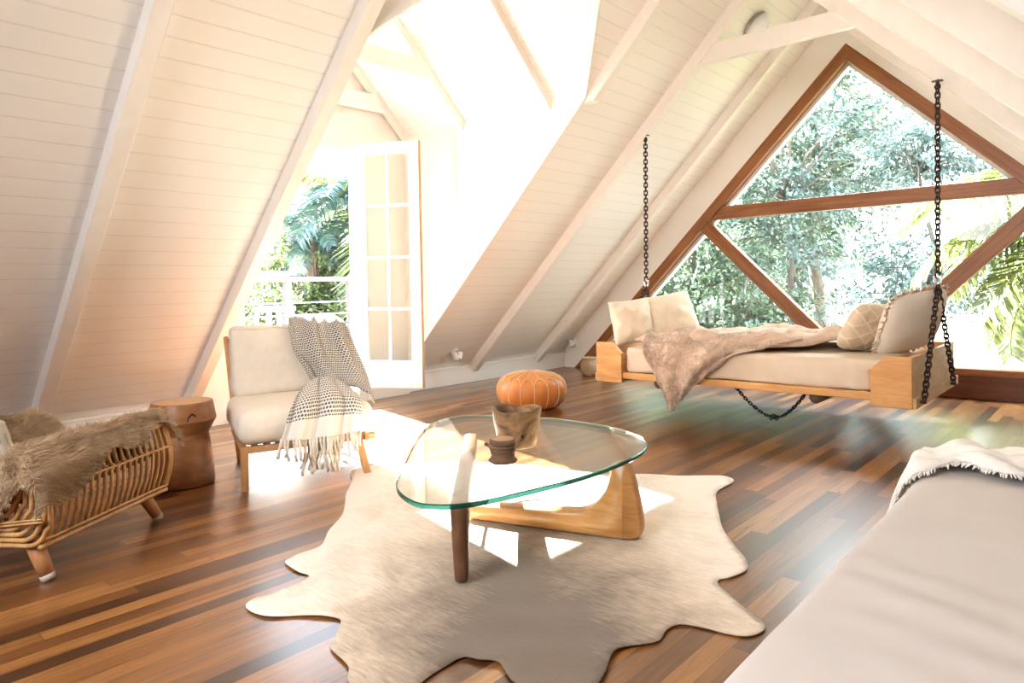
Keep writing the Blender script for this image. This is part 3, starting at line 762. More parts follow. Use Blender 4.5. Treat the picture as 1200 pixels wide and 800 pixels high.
# bowl and little pot on the glass
M['bowl'] = plain('rough_bowl_wood', (.36, .20, .085), (.10, .05, .02), .7, 9, (1, 1, 1.6), .8, .012, detail=7, dist=1.0, lo=.36, hi=.62)
M['bowl_in'] = plain('bowl_inside_wood', (.16, .08, .035), (.07, .035, .016), .85, 9, bs=.5, bd=.008)
bc = (-1.93, 2.15, ZG1 + .001)
wave = lambda t, r, z: (.007 * math.sin(2 * t + .6) + .003 * math.sin(5 * t)) * max(0, z - .05) / .11
bowl = thing('wooden_bowl', 'deep rough brown wooden bowl standing on the glass table', 'bowl', bc)
g = G().lathe([(0, .0), (.066, .0), (.078, .008), (.086, .05), (.096, .10), (.103, .145), (.105, .158), (.097, .163), (.09, .156), (.085, .13), (.074, .07), (.05, .045), (0, .04)], bc, 40, .09, 3, wave)
part('body', g, M['bowl'], bowl, smooth=True)
g = G().sphere((bc[0] + .075, bc[1] - .052, bc[2] + .058), .006, .006, .008, 10, 6); part('knot_hole', g, plain('dark_hole', (.01, .006, .004), rough=.9), bowl)
pc = (-1.80, 1.92, ZG1 + .001)
pot = thing('wooden_pot', 'little lidded pot of stacked wood slices in front of the bowl', 'pot', pc)
M['bark'] = plain('bark_brown', (.22, .12, .062), (.09, .048, .026), .9, 14, (1, 1, 3), .8, .01, detail=6)
M['slice'] = plain('cut_wood_face', (.38, .23, .11), (.27, .15, .07), .7, 20, bs=.2)
g = G().lathe([(0, 0), (.050, 0), (.056, .006), (.052, .012), (.046, .016), (.045, .03), (.048, .045), (.051, .052), (.0, .052)], pc, 28, .10, 11); part('body', g, M['bark'], pot, smooth=True)
g = G().lathe([(0, .052), (.045, .052), (.050, .056), (.050, .066), (.045, .068), (0, .068)], pc, 28, .14, 5); part('collar', g, M['bark'], pot, smooth=True)
g = G().lathe([(0, .068), (.046, .068), (.050, .073), (.049, .088), (.046, .0895), (0, .0895)], pc, 28, .09, 8); lid = part('lid', g, M['bark'], pot, smooth=True)
g = G().lathe([(0, .0892), (.0445, .0892), (.044, .0905), (0, .0908)], pc, 28, .09, 8); part('lid_face', g, M['slice'], lid, label='pale cut wood face')
g = G().bar((pc[0] - .048, pc[1] - .02, pc[2] + .058), (pc[0] - .066, pc[1] - .03, pc[2] + .066), .014, .01); part('twig', g, M['bark'], pot)

# leather pouf
def pouf_mat():
    m = plain('orange_leather', (.62, .24, .055), (.46, .15, .03), .42, 5, (1, 1, 1), .12, .006, detail=5)
    return m
M['leather'] = pouf_mat(); M['stitch'] = plain('pale_stitching', (.78, .62, .42), (.7, .52, .33), .8, 60)
fc = Vector((-3.70, 4.31, 0)); HP = .305; PR = .285
prof = [(0, 0), (.13, 0), (.20, .008), (.252, .045), (.279, .10), (PR, .15), (.279, .195), (.252, .235), (.20, .268), (.13, .288), (.06, .298), (0, .30)]
def pr_at(z):
    for (r0, z0), (r1, z1) in zip(prof[2:], prof[3:]):
        if z0 <= z <= z1: return r0 + (r1 - r0) * (z - z0) / (z1 - z0)
    return 0
pouf = thing('pouf', 'round orange leather pouf with pale stitched panels on the floor', 'pouf', tuple(fc))
NS = 16
def pz(r):
    for (r0, z0), (r1, z1) in zip(prof[5:], prof[6:]):
        if r1 <= r <= r0: return z0 + (z1 - z0) * (r0 - r) / (r0 - r1 + 1e-9)
    return .30
def smoothp(k=6):
    P = [Vector((r, z, 0)) for r, z in prof]; o = []
    for i in range(len(P) - 1):
        p0, p1, p2, p3 = P[max(0, i - 1)], P[i], P[i + 1], P[min(len(P) - 1, i + 2)]
        for j in range(k):
            t = j / k; q = 0.5 * ((2 * p1) + (p2 - p0) * t + (2 * p0 - 5 * p1 + 4 * p2 - p3) * t * t + (3 * p1 - p0 - 3 * p2 + p3) * t ** 3); o.append((max(0, q.x), q.y))
    o.append(prof[-1]); return o
SPF = smoothp()
def spr(z):
    for (r0, z0), (r1, z1) in zip(SPF[12:], SPF[13:]):
        if z0 <= z <= z1: return r0 + (r1 - r0) * (z - z0) / (z1 - z0 + 1e-9)
    return 0
def spz(r):
    best = SPF[-1][1]
    for (r0, z0), (r1, z1) in zip(SPF[30:], SPF[31:]):
        if r1 <= r <= r0: return z0 + (z1 - z0) * (r0 - r) / (r0 - r1 + 1e-9)
    return best
seg = NS * 8; vs = []; fs = []
for r, z in SPF:
    for k in range(seg):
        t = 2 * math.pi * k / seg; pu = .006 * abs(math.sin(NS * t / 2)) * min(1, r / .2)
        vs.append((fc.x + (r + pu) * math.cos(t), fc.y + (r + pu) * math.sin(t), z + .002))
for i in range(len(SPF) - 1):
    for k in range(seg): l = (k + 1) % seg; fs.append((i * seg + k, i * seg + l, (i + 1) * seg + l, (i + 1) * seg + k))
part('body', G().add(vs, fs), M['leather'], pouf, smooth=True)
def on(r, t, z, o=.003): return (fc.x + (r + o) * math.cos(t), fc.y + (r + o) * math.sin(t), z + .002 + o * (z > .2))
g = G()
for k in range(NS):
    t = 2 * math.pi * k / NS; dt_ = 2 * math.pi / NS
    zs = [.02 + (.20 - .02) * i / 10 for i in range(11)]
    g.tube([on(spr(z), t, z) for z in zs], .0028, 5)
    arch = []
    for i in range(13):
        s = i / 12; tt = t + dt_ * s; r = spr(.20) - .055 * math.sin(math.pi * s) ** .7
        arch.append(on(r, tt, spz(r) if r < spr(.2) - 1e-4 else .20, .005))
    g.tube(arch, .0028, 5)
    r0 = spr(.20) - .055
    g.tube([on(r0 + (.055 - r0) * i / 6, t + dt_ / 2, spz(r0 + (.055 - r0) * i / 6), .004) for i in range(7)], .0024, 5)
g.tube([on(.055, 2 * math.pi * i / 32, spz(.055), .004) for i in range(32)], .003, 5, closed=True)
part('stitched_seams', g, M['stitch'], pouf, smooth=True)

# stump stool
M['stump'] = wood('stump_wood', (.15, .055, .018), (.25, .10, .033), (.34, .155, .058), (1.2, 1.2, 3), 3, .38, .1)
M['stump_top'] = wood('stump_top_wood', (.44, .24, .11), (.54, .32, .16), (.60, .38, .21), (1, 1, 1), 6, .4, .05)
sc_ = (-3.72, 1.51, 0)
st = thing('stump_stool', 'turned wooden stump stool between rattan chair and cream armchair', 'stool', sc_)
sp_ = [(0, 0), (.140, 0), (.150, .006), (.153, .02), (.152, .05), (.147, .11), (.140, .17), (.133, .225), (.1265, .264), (.126, .2665), (.1265, .269), (.144, .302), (.1635, .338), (.165, .3415), (.1645, .345), (.158, .385), (.150, .429), (.149, .4325), (.146, .435)]
part('body', G().lathe(sp_, sc_, 48, .012, 2), M['stump'], st, smooth=True)
part('top', G().lathe([(.146, .4345), (.12, .436), (0, .436)], sc_, 48, .012, 2), M['stump_top'], st, label='paler end grain top')
g = G(); th = math.atan2(-.48, .88)
for (a0, z0), (a1, z1), w in (((-.06, .372), (.06, .386), .004), ((.06, .386), (.15, .372), .005), ((-.06, .372), (-.10, .350), .003)):
    pts = []
    for i in range(5):
        a = th + .35 + a0 + (a1 - a0) * i / 4; z = z0 + (z1 - z0) * i / 4; r = .1645 - (z - .347) * .16
        pts.append((sc_[0] + r * math.cos(a), sc_[1] + r * math.sin(a), z))
    g.tube(pts, w, 6)
part('crack', g, plain('crack_dark', (.02, .009, .004), rough=.9), st, label='dark crack in the rim')

# ------------------------------------------------------------------ rattan chair, sheepskin, cushion
M['rattan'] = wood('rattan_cane', (.32, .16, .055), (.48, .26, .095), (.60, .36, .15), (9, 9, 3), 3, .45, .1)
M['rattan_leg'] = wood('chair_leg_wood', (.30, .12, .045), (.42, .19, .075), (.50, .25, .11), (5, 5, 1), 3, .5, .05)
M['leg_cap'] = plain('pale_leg_cap', (.50, .43, .37), (.42, .35, .30), .7)
M['seat_dark'] = plain('woven_seat_pad', (.20, .12, .06), (.12, .07, .035), .9, 30)
ro = Vector((-2.815, .648, 0)); ra = Vector((-.567, .824, 0)); rn = Vector((.824, .567, 0)); RL_ = .69; RD_ = .62
def rc(s, t, z): return ro + ra * s - rn * t + Vector((0, 0, z))      # s along the near side, t into the chair
rat = thing('rattan_chair', 'low rattan lounge chair with fanned cane sides on splayed wooden legs', 'chair', tuple(rc(.3, .3, 0)))
ZR0, ZR1 = .140, .425
def bulge(z): q = (z - ZR0) / (ZR1 - ZR0); return .035 * math.sin(math.pi * q)
for lab, t0, sg in (('near_side', 0, 1), ('far_side', RD_, -1)):
    g = G()
    for k in range(19):
        s = .045 + (RL_ - .07) * k / 18; lean = .05 * (s / RL_ - .3)
        top = ZR1 if lab == 'near_side' else .40 + .25 * max(0, 1 - s / .45)
        g.tube([rc(s + lean * q * .5, t0 - sg * bulge(ZR0 + (ZR1 - ZR0) * q), ZR0 + (top - ZR0) * q) for q in [i / 7 for i in range(8)]], .0075, 7)
    part('cane_spindles', g, M['rattan'], rat, smooth=True)
    g = G()
    for z, dz, r in ((ZR0 - .004, 0, .010), (ZR0 + .016, 0, .006), (ZR1 - .095, 0, .005)):
        g.tube([rc(s_, t0 - sg * bulge(max(ZR0, z)) - sg * .009, z) for s_ in [RL_ * i / 10 for i in range(11)]], r, 7)
    for o in (0, .017, .034):
        g.tube([rc(RL_ - o * .6, t0 - sg * (bulge(ZR0 + (ZR1 - ZR0) * q) + .004), ZR0 + (ZR1 - ZR0) * q) for q in [i / 8 for i in range(9)]], .008, 7)
    g.tube([rc(RL_ * i / 10, t0, (ZR1 if lab == 'near_side' else .40 + .25 * max(0, 1 - RL_ * i / 10 / .45))) for i in range(11)], .013, 8)
    # bindings where the spindles meet the middle rail
    for k in range(19):
        s = .045 + (RL_ - .07) * k / 18; p = rc(s + .005, t0 - sg * bulge(ZR1 - .095), ZR1 - .095)
        g.tube([p + ra * .010 * math.cos(a) + Vector((0, 0, .010 * math.sin(a))) + rn * sg * .006 for a in [2 * math.pi * i / 8 for i in range(8)]], .0035, 5, closed=True)
    part('rails', g, M['rattan'], rat, smooth=True)
g = G()
for i in range(7):                                     # concentric canes of the back end, bending from upright to level
    o = i * .020; r = .07
    pts = [rc(-.004 * i, o - .03 + bulge(ZR1 - .02 - .02 * q) * 0, ZR1 + .01 - (ZR1 - ZR0 - o - r) * q) for q in [j / 5 for j in range(6)]]
    zc = ZR0 + o + r
    pts = [rc(-.004 * i, o - .035 - .018 * math.sin(math.pi * j / 10), ZR1 - .03 - (ZR1 - .03 - zc) * j / 6) for j in range(7)]
    pts += [rc(-.004 * i, o - .035 + r - r * math.cos(a), zc - r * math.sin(a)) for a in [math.pi / 2 * j / 6 for j in range(1, 7)]]
    pts += [rc(-.004 * i, o - .035 + r + (RD_ - 2 * r - o) * j / 4, ZR0 + o) for j in range(1, 5)]
    g.tube(pts, .0085, 7)
for z in (.235, .245): g.tube([rc(-.02 - .012, -.05 + .17 * j / 4, z - .02 * j / 4) for j in range(5)], .004, 6)
part('end_canes', g, M['rattan'], rat, smooth=True)
g = G()
def bz(t): return .36 + .24 * sm(.25, .58, t)
for k in range(13): t = .10 + (RD_ - .12) * k / 12; g.tube([rc(.03, t, .15), rc(.02, t, .3), rc(.01, t, bz(t))], .008, 7)
g.tube([rc(.01, t, bz(t)) for t in [.10 + (RD_ - .12) * i / 10 for i in range(11)]], .012, 8)
part('backrest_canes', g, M['rattan'], rat, smooth=True)
g = G(); rbox(g, .02, RL_ - .02, .03, RD_ - .03, .27, .33, lambda p: rc(p.x, p.y, p.z), .03); part('seat', g, M['seat_dark'], rat, smooth=True)
def leg(top, foot, r0, r1):
    top = Vector(top); foot = Vector(foot); d = foot - top
    g = G().tube([top, top + d * .5, top + d * .86], [r0, (r0 + r1) / 2 + .001, r1 + .0015], 14); l = part('leg', g, M['rattan_leg'], rat, smooth=True)
    g = G().tube([top + d * .855, top + d * .99], [r1 + .0025, r1], 14); part('foot_cap', g, M['leg_cap'], l, smooth=True, label='pale grey tip')
leg(rc(.045, .06, .15), (-2.853, .690, 0), .030, .023); leg(rc(.60, .05, .15), (-3.243, 1.205, 0), .027, .021)
leg(rc(.07, RD_ - .08, .15), tuple(rc(-.03, RD_ - .02, 0)), .03, .023); leg(rc(.60, RD_ - .08, .15), tuple(rc(.68, RD_ - .02, 0)), .027, .021)

def fur_h(s, t):
    h = .352 + .130 * math.exp(-((t - .03) / .11) ** 2) + .13 * math.exp(-((t - .62) / .13) ** 2)
    h += .23 * sm(.52, .02, s) * sm(.16, .46, t)
    h += .012 * fbm(s * 3, t * 3, 1.2, 2.5, 3)
    if t < 0: h -= 1.05 * (-t) * (1 + 2.5 * (-t))
    return h
def fur_pt(u, v):
    s = -.21 + (RL_ + .25) * u
    over = max(0, -.03 - s); s = max(s, -.03)
    edge = .075 + .05 * math.sin(7.0 * s + .8) + .04 * math.sin(17 * s) + .08 * sm(.12, -.04, s) + .03 * sm(.5, .7, s)
    t = -edge + (RD_ + edge) * v
    z = fur_h(s, max(t, 0.0))
    if t < 0: z = fur_h(s, 0) - max(0, -t) * 1.0 - .012
    s2 = s
    if over: z -= over * (.35 + .65 * sm(.5, .25, t)) * (.30 + .65 * sm(-.06, .06, t)); s2 = s - .03 * min(1, over / .05)
    if s > RL_ - .02: z -= (s - RL_ + .02) * 1.1
    return rc(s2, max(t, -.05), z)
M['fur'] = plain('brown_sheepskin', (.50, .37, .24), (.34, .24, .15), .95, 9, (1, 1, 1), spec=.1, detail=5)
M['fur_hair'] = leaf_mat('sheepskin_pile', (.30, .205, .125), (.52, .385, .25), (.70, .55, .385), .25, 0.0, 9)
g = G().grid(fur_pt, 60, 44)
fl_ = thing('sheepskin', 'long brown sheepskin draped over the rattan chair', 'sheepskin', tuple(rc(.3, .2, .4)))
part('skin', g, M['fur'], fl_, smooth=True)
rng = np.random.default_rng(3); N_ = 42000; U = rng.random(N_); V = rng.random(N_) ** 1.25
pts = []; nn = []
for u, v in zip(U, V):
    p = fur_pt(u, v); a = fur_pt(min(1, u + .01), v) - fur_pt(max(0, u - .01), v); b = fur_pt(u, min(1, v + .01)) - fur_pt(u, max(0, v - .01))
    m_ = a.cross(b)
    if m_.z < 0 and v > .25: m_ = -m_
    if m_.length < 1e-9: m_ = Vector((0, 0, 1))
    m_.normalize()
    if v <= .25 and m_.dot(rn + Vector((0, 0, .5))) < 0: m_ = -m_
    pts.append(tuple(p)); nn.append(tuple(m_ * .8))
clump = np.array([[fbm(p[0], p[1], p[2], 11, 2), fbm(p[1] + 7, p[2], p[0], 11, 2), -.15] for p in pts]) * 1.1
flow = clump + np.array(tuple(ra * .35 + rn * .35))
Vh, Fh = hair(pts, nn, .033, .0022, flow, .25, .5, 5)
o = part('pile', G().add(Vh, Fh), M['fur_hair'], fl_); o['kind'] = 'stuff'
M['linen'] = plain('cream_linen', (.70, .63, .53), (.64, .57, .47), .9, 60, bs=.25, bd=.002, spec=.15)
g = G(); cushion(g, rc(.115, .33, .475), ra * -.03 + Vector((0, 0, .085)), rn * .12, ra * .05 + Vector((0, 0, .02)), wr=.12, rnd=.1)
M['rib'] = weave_mat('ribbed_cream_cover', (.72, .66, .56), (.52, .46, .37), 1, 26, .4)
solo('scatter_cushion', g, M['rib'], 'ribbed cream cushion half hidden by the sheepskin', 'cushion', tuple(rc(.085, .30, .42)), smooth=True)

# ------------------------------------------------------------------ cream armchair and its throw
co = Vector((-3.32, 1.645, 0)); ce = Vector((.345, .9386, 0)); cn = Vector((.9386, -.345, 0))
def cc(u, w, z): return co + ce * u + cn * w + Vector((0, 0, z))
M['oak'] = wood('oak_frame', (.42, .21, .075), (.54, .29, .115), (.62, .37, .17), (4, 4, 4), 3, .4, .05)
ch = thing('armchair', 'armless cream armchair with light wood frame by the balcony door', 'armchair', tuple(cc(.31, -.35, 0)))
def cbar(name, a, b, w, h, w2=None, h2=None, up=(0, 0, 1)):
    return part(name, G().bar(cc(*a), cc(*b), w, h, up, w2, h2), M['oak'], ch, bevel=.005)
cbar('leg', (.0, .0, .225), (.0, .005, 0), .04, .034, .034, .03, tuple(cn))
cbar('leg', (.575, -.01, .215), (.625, .01, 0), .044, .036, .036, .028, tuple(cn))
cbar('rear_post', (.045, -.66, .0), (-.005, -.80, .735), .026, .036, .026, .034, tuple(cn))
cbar('rear_post', (.60, -.66, 0), (.64, -.80, .735), .026, .036, .026, .034, tuple(cn))
cbar('front_rail', (-.02, -.0, .207), (.67, -.0, .207), .03, .034)
cbar('side_rail', (.0, .01, .207), (.02, -.70, .19), .03, .034); cbar('side_rail', (.62, .03, .207), (.62, -.70, .19), .03, .034)
cbar('back_rail', (0, -.795, .70), (.64, -.795, .70), .03, .05); cbar('back_rail', (0, -.72, .33), (.64, -.72, .33), .03, .05)
g = G()
for k in range(9): g.bar(cc(.06 + .06 * k, -.02, .212), cc(.06 + .06 * k, -.69, .197), .03, .012)
part('seat_slats', g, M['oak'], ch)
M['canvas'] = plain('cream_canvas', (.80, .73, .63), (.75, .68, .57), .9, 25, bs=.15, bd=.003, spec=.15)
g = G(); rbox(g, -.028, .665, -.66, .055, .224, .405, lambda p: cc(p.x, p.y, p.z + .012 * math.sin(math.pi * (p.x + .03) / .7) * math.sin(math.pi * (p.y + .66) / .72)), .075, wob=.006, seed=2)
part('seat_cushion', g, M['canvas'], ch, smooth=True, label='thick cream seat cushion')
def bk(p): q = (p.z - .39) / .42; return cc(p.x, p.y - .14 * q, p.z)
g = G(); rbox(g, .0, .655, -.665, -.50, .395, .80, lambda p: bk(Vector((p.x, p.y + .02 * math.sin(math.pi * max(0, min(1, (p.z - .4) / .4))) * math.sin(math.pi * p.x / .65) * (1 if p.y > -.58 else 0), p.z))), .05, wob=.012, seed=5)
part('back_cushion', g, M['canvas'], ch, smooth=True, label='cream back cushion')
g = G().tube([bk(Vector((.02 + .61 * i / 20, -.508, .784 + .004 * math.sin(i)))) for i in range(21)], .004, 6)
part('piping', g, M['canvas'], ch, smooth=True)

M['throw'] = weave_mat('black_white_weave', (.80, .76, .69), (.018, .017, .018), 30, 31, .76, None, .8)
M['throw_lo'] = weave_mat('black_white_weave_bundle', (.80, .76, .69), (.02, .019, .02), 36, 30, .62, .34)
M['fringe'] = plain('cream_fringe', (.80, .74, .65), (.68, .62, .53), .95, 50, bs=.3)
thr = thing('knit_throw', 'black and white woven throw with cream fringe over the armchair', 'throw', tuple(cc(.5, -.3, .42)))
def spl(rows, u, v):
    """bilinear-smooth surface through rows of control points"""
    def cr(p, t):
        n = len(p) - 1; x = min(n - 1e-6, max(0, t * n)); i = int(x); f = x - i
        a, b, c, d = p[max(0, i - 1)], p[i], p[min(n, i + 1)], p[min(n, i + 2)]
        return 0.5 * (2 * b + (c - a) * f + (2 * a - 5 * b + 4 * c - d) * f * f + (3 * b - a - 3 * c + d) * f ** 3)
    return cr([cr(r, u) for r in rows], v)
def V3(l): return [[Vector(q) for q in r] for r in l]
rows = V3([[(.40, -.83, .60), (.50, -.84, .57), (.60, -.845, .58), (.67, -.84, .60)],
           [(.375, -.815, .785), (.48, -.82, .80), (.58, -.82, .80), (.655, -.81, .775)],
           [(.345, -.70, .828), (.46, -.70, .838), (.57, -.70, .838), (.662, -.70, .815)],
           [(.325, -.595, .775), (.44, -.585, .79), (.56, -.58, .79), (.685, -.60, .76)],
           [(.34, -.535, .66), (.45, -.52, .67), (.58, -.515, .67), (.72, -.56, .64)],
           [(.40, -.475, .53), (.49, -.455, .54), (.62, -.455, .54), (.765, -.50, .50)],
           [(.435, -.40, .445), (.52, -.38, .45), (.64, -.37, .45), (.775, -.42, .40)],
           [(.44, -.33, .432), (.53, -.30, .436), (.65, -.28, .436), (.755, -.27, .33)]])
def T1(u, v):
    p = spl(rows, u, v); f = sm(.12, .4, v)
    fold = f * (.030 * max(0, math.cos((u - .36 - .10 * v) * 17)) ** 2 + .024 * max(0, math.cos((u - .73 - .05 * v) * 15)) ** 2 + .007 * math.sin(u * 31 + v * 6))
    return cc(p.x, p.y + fold, p.z + .3 * fold)
g = G().grid(T1, 60, 70, (0, 1.0, 0, 2.3)); part('draped_cloth', g, M['throw'], thr, smooth=True, solid=.009, offset=0)
rows2 = V3([[(.37, -.37, .45), (.43, -.38, .475), (.50, -.37, .475), (.565, -.35, .45)],
            [(.335, -.25, .462), (.42, -.26, .505), (.50, -.25, .50), (.575, -.23, .458)],
            [(.275, -.10, .438), (.38, -.11, .47), (.49, -.10, .472), (.585, -.08, .436)],
            [(.225, .045, .405), (.35, .05, .425), (.48, .055, .43), (.585, .06, .405)],
            [(.19, .092, .325), (.32, .105, .335), (.46, .11, .34), (.578, .10, .33)],
            [(.165, .10, .255), (.30, .112, .25), (.45, .116, .255), (.57, .108, .262)]])
def T2(u, v):
    p = spl(rows2, u, v); fold = .022 * math.cos(u * 20 + .7 + 1.5 * v) * sm(0, .3, v) + .008 * math.sin(u * 41)
    return cc(p.x, p.y + fold, p.z + .25 * fold)
g = G().grid(T2, 56, 46, (0, 1, 1.0, 0.14)); part('front_fold', g, M['throw_lo'], thr, smooth=True, solid=.012, offset=0)
g = G().grid(lambda u, v: T2(.33 + .34 * u, 1.0) + Vector((0, 0, -.005 - .085 * v)) - cn * (.028 + .01 * v), 16, 8, (0, .8, .4, .9)); part('under_fold', g, M['throw'], thr, smooth=True, solid=.006)
g = G(); rr = random.Random(4)
for k in range(34):
    u = k / 33; p = T2(u, 1.0); sw = Vector((rr.uniform(-.02, .02), rr.uniform(-.02, .02), 0)); L = rr.uniform(.075, .115)
    pts_ = [p + Vector((0, 0, .01))] + [p + sw * (i / 4) + Vector((.004 * math.sin(i + k), .004 * math.cos(i * 1.3 + k), -L * i / 4)) for i in range(1, 5)]
    g.tube(pts_, [.006, .0075, .006, .0058, .0075], 6)
for k in range(26):
    u = .30 + .40 * k / 25; p = T2(u, 1.0) - cn * .03 + Vector((0, 0, -.085)); L = rr.uniform(.07, .105); sw = Vector((rr.uniform(-.03, .03), rr.uniform(-.03, .03), 0))
    g.tube([p + Vector((0, 0, .01))] + [p + sw * (i / 4) + Vector((0, 0, -L * i / 4)) for i in range(1, 5)], [.006, .0075, .0055, .0058, .007], 6)
part('fringe', g, M['fringe'], thr, smooth=True, label='knotted cream fringe')
g = G()
for k in range(46):
    p = T1(.03 + .94 * k / 45, .275); g.tube([p, p + Vector((rr.uniform(-.012, .012), rr.uniform(-.02, .012), rr.uniform(.008, .02)))], [.006, .002], 5)
part('top_edge_tufts', g, M['fringe'], thr, smooth=True)

# ------------------------------------------------------------------ hanging bed
M['pine'] = wood('honey_pine', (.48, .22, .065), (.62, .32, .105), (.70, .41, .16), (1, 1, 6), 3, .5, .06)
M['pine_e'] = wood('weathered_pine', (.46, .28, .13), (.57, .38, .20), (.64, .46, .26), (1.5, 1.5, 6), 3, .6, .08)
M['old'] = wood('dark_old_timber', (.07, .04, .02), (.12, .075, .04), (.17, .11, .06), (4, 1, 4), 3, .8, .15)
BY0, BY1, BZ = 4.44, 5.70, .25
bed = thing('hanging_bed', 'honey pine hanging daybed slung from rafter chains before the gable window', 'bed', (-2.03, 5.07, BZ))
for sgn, x0, x1 in ((-1, -3.135, -2.905), (1, -1.165, -.945)):
    if sgn < 0: prof2 = [(x0, BZ), (x1, BZ), (x1, .475), (x1 - .085, .555), (x0, .555)]
    else: prof2 = [(x0, BZ), (x1, BZ), (x1, .548), (x0 + .085, .548), (x0, .468)]
    for y in (BY0, BY1 - .04):
        g = G().prism([(x, y, z) for x, z in prof2], (0, .04, 0)); pb = part('end_block', g, M['pine'], bed, bevel=.004)
        if y == BY0:
            for sx, sz in ((.03 if sgn > 0 else .02, BZ + .02), (x1 - x0 - .03, BZ + .02), (x1 - x0 - .03 if sgn > 0 else .02, .53)):
                part('plug', G().tube([(x0 + sx, y - .0015, sz), (x0 + sx, y + .004, sz)], .006, 10), M['pine_e'], pb)
    xo = x1 - .03 if sgn > 0 else x0
    g = G().box(xo, xo + .03, BY0 + .04, BY1 - .04, BZ + .01, .545); part('outer_board', g, M['pine_e'], bed, bevel=.003)
    xl = x1 - .002 if sgn > 0 else x0 - .020
    g = G().box(xl, xl + .022, BY0 + .01, BY1 + .01, BZ + .002, BZ + .062); part('ledger', g, M['pine_e'], bed, bevel=.004)
    xi = x0 if sgn > 0 else x1 - .03
    g = G().box(xi, xi + .03, BY0 + .04, BY1 - .04, BZ + .01, .46); part('inner_board', g, M['pine'], bed)
    g = G().box(min(x0, x1) + .03, max(x0, x1) - .03, BY0 + .04, BY1 - .04, .44, .46); part('shelf_board', g, M['pine'], bed)
for y in (BY0 + .012, BY1 - .047):
    g = G().box(-2.905, -1.165, y, y + .035, .283, .330); part('side_rail', g, M['pine'], bed, bevel=.004)
g = G()
for k in range(12): x = -2.86 + k * .148; g.box(x, x + .10, BY0 + .05, BY1 - .05, .305, .325)
part('slats', g, M['old'], bed)
for x in (-1.50, -2.62):
    g = G().tube([(x, BY0 + .06, .262), (x, BY1 - .1, .262)], .040, 12); part('cross_log', g, M['old'], bed, smooth=True)
M['sheet'] = plain('beige_linen_sheet', (.68, .58, .465), (.62, .52, .40), .9, 9, (1, 1, 1), .15, .004, spec=.15)
g = G(); rbox(g, -2.895, -1.095, 4.475, 5.67, .326, .522, lambda p: Vector((p.x + (.0 if p.x < -1.3 or p.z > .47 else -.075 * sm(-1.3, -1.1, p.x)), p.y + .006 * math.sin(p.x * 22 + 3 * math.sin(p.x * 5)) * sm(.50, .38, p.z) * (1 if p.y < 5 else -1), p.z)), .035, wob=.006, seed=9)
solo('bed_mattress', g, M['sheet'], 'beige linen covered mattress lying in the hanging bed', 'mattress', (-2.0, 5.07, .33), smooth=True)

# links, shared by all chains
M['iron'] = plain('rusty_iron', (.085, .05, .035), (.035, .025, .022), .55, 40, metal=.7, bs=.2)
M['iron_d'] = plain('black_iron', (.02, .019, .02), (.012, .012, .013), .5, 40, metal=.6)
def link_mesh(name, L, W, r, mat):
    g = G(); c = (L - W) / 2; pts_ = []
    for i in range(8): a = math.pi * i / 7; pts_.append((W / 2 * math.cos(a) , 0, c + W / 2 * math.sin(a)))
    for i in range(8): a = math.pi + math.pi * i / 7; pts_.append((W / 2 * math.cos(a), 0, -c + W / 2 * math.sin(a)))
    g.tube(pts_, r, 7, closed=True)
    return mk_mesh(name, g.v, g.f, mat, True)
LM = link_mesh('link', .046, .027, .0058, M['iron']); LS = link_mesh('small_link', .032, .018, .0042, M['iron_d'])
def run_links(root, path, pitch, me, name='link', twist=0):
    """links threaded along a polyline, each turned a quarter from the last"""
    P = [Vector(p) for p in path]; seg = [(P[i + 1] - P[i]).length for i in range(len(P) - 1)]; tot = sum(seg); k = 0; n = int(tot / pitch); proto = None
    for i in range(n):
        d = (i + .5) * tot / n; j = 0
        while j < len(seg) - 1 and d > seg[j]: d -= seg[j]; j += 1
        t = (P[j + 1] - P[j]).normalized(); p = P[j] + t * d
        x = Vector((1, 0, 0)) if (i + twist) % 2 else Vector((0, 1, 0))
        x = Matrix.Rotation(R(38), 3, 'Z') @ x
        x = (x - t * x.dot(t)).normalized(); y = t.cross(x)
        m = Matrix((x, y, t)).transposed().to_4x4(); m.translation = p - root.location
        o = bpy.data.objects.new(name, me) if proto is None else proto.copy()
        COL.objects.link(o); o.parent = root; o.matrix_basis = m; proto = proto or o
def bed_chain(top, node, front, back, label):
    c = thing('bed_chain', label, 'chain', tuple(top), 'chains holding the hanging bed')
    t = Vector(top); nd = Vector(node)
    g = G().tube([t + Vector((0, 0, .03)), t + Vector((0, 0, -.012))], .011, 8)
    g.tube([t + Vector((.014 * math.cos(a), 0, -.014 + .016 * math.sin(a))) for a in [2 * math.pi * i / 10 for i in range(10)]], .006, 6, closed=True)
    g.bar(t + Vector((-.03, 0, .022)), t + Vector((.03, 0, .022)), .035, .006)
    part('eye_bolt', g, M['iron'], c, smooth=False)
    run_links(c, [t + Vector((0, 0, -.02)), nd + Vector((0, 0, .05))], .0330, LM)
    g = G().tube([nd + Vector((.018 * math.cos(a), 0, .03 + .026 * math.sin(a))) for a in [2 * math.pi * i / 12 for i in range(12)]], .008, 7, closed=True)
    g.bar(nd + Vector((-.025, 0, .052)), nd + Vector((.022, 0, .052)), .014, .014)
    part('shackle', g, M['steel'], c, label='galvanised shackle')
    for e in (front, back): run_links(c, [nd, Vector(e)], .0330, LM)
    for e in (front, back):
        e = Vector(e); g = G().tube([e + Vector((-.03 if e.x > -2 else .03, 0, 0)), e + Vector((.012 if e.x > -2 else -.012, 0, 0))], .009, 8); part('fixing_bolt', g, M['iron'], c)
bed_chain((-.905, 5.09, 2.235), (-.918, 5.05, .955), (-.905, 4.53, .285), (-.905, 5.43, .285), 'rusty chain hanging the bed at its right end, beside the white pillow')
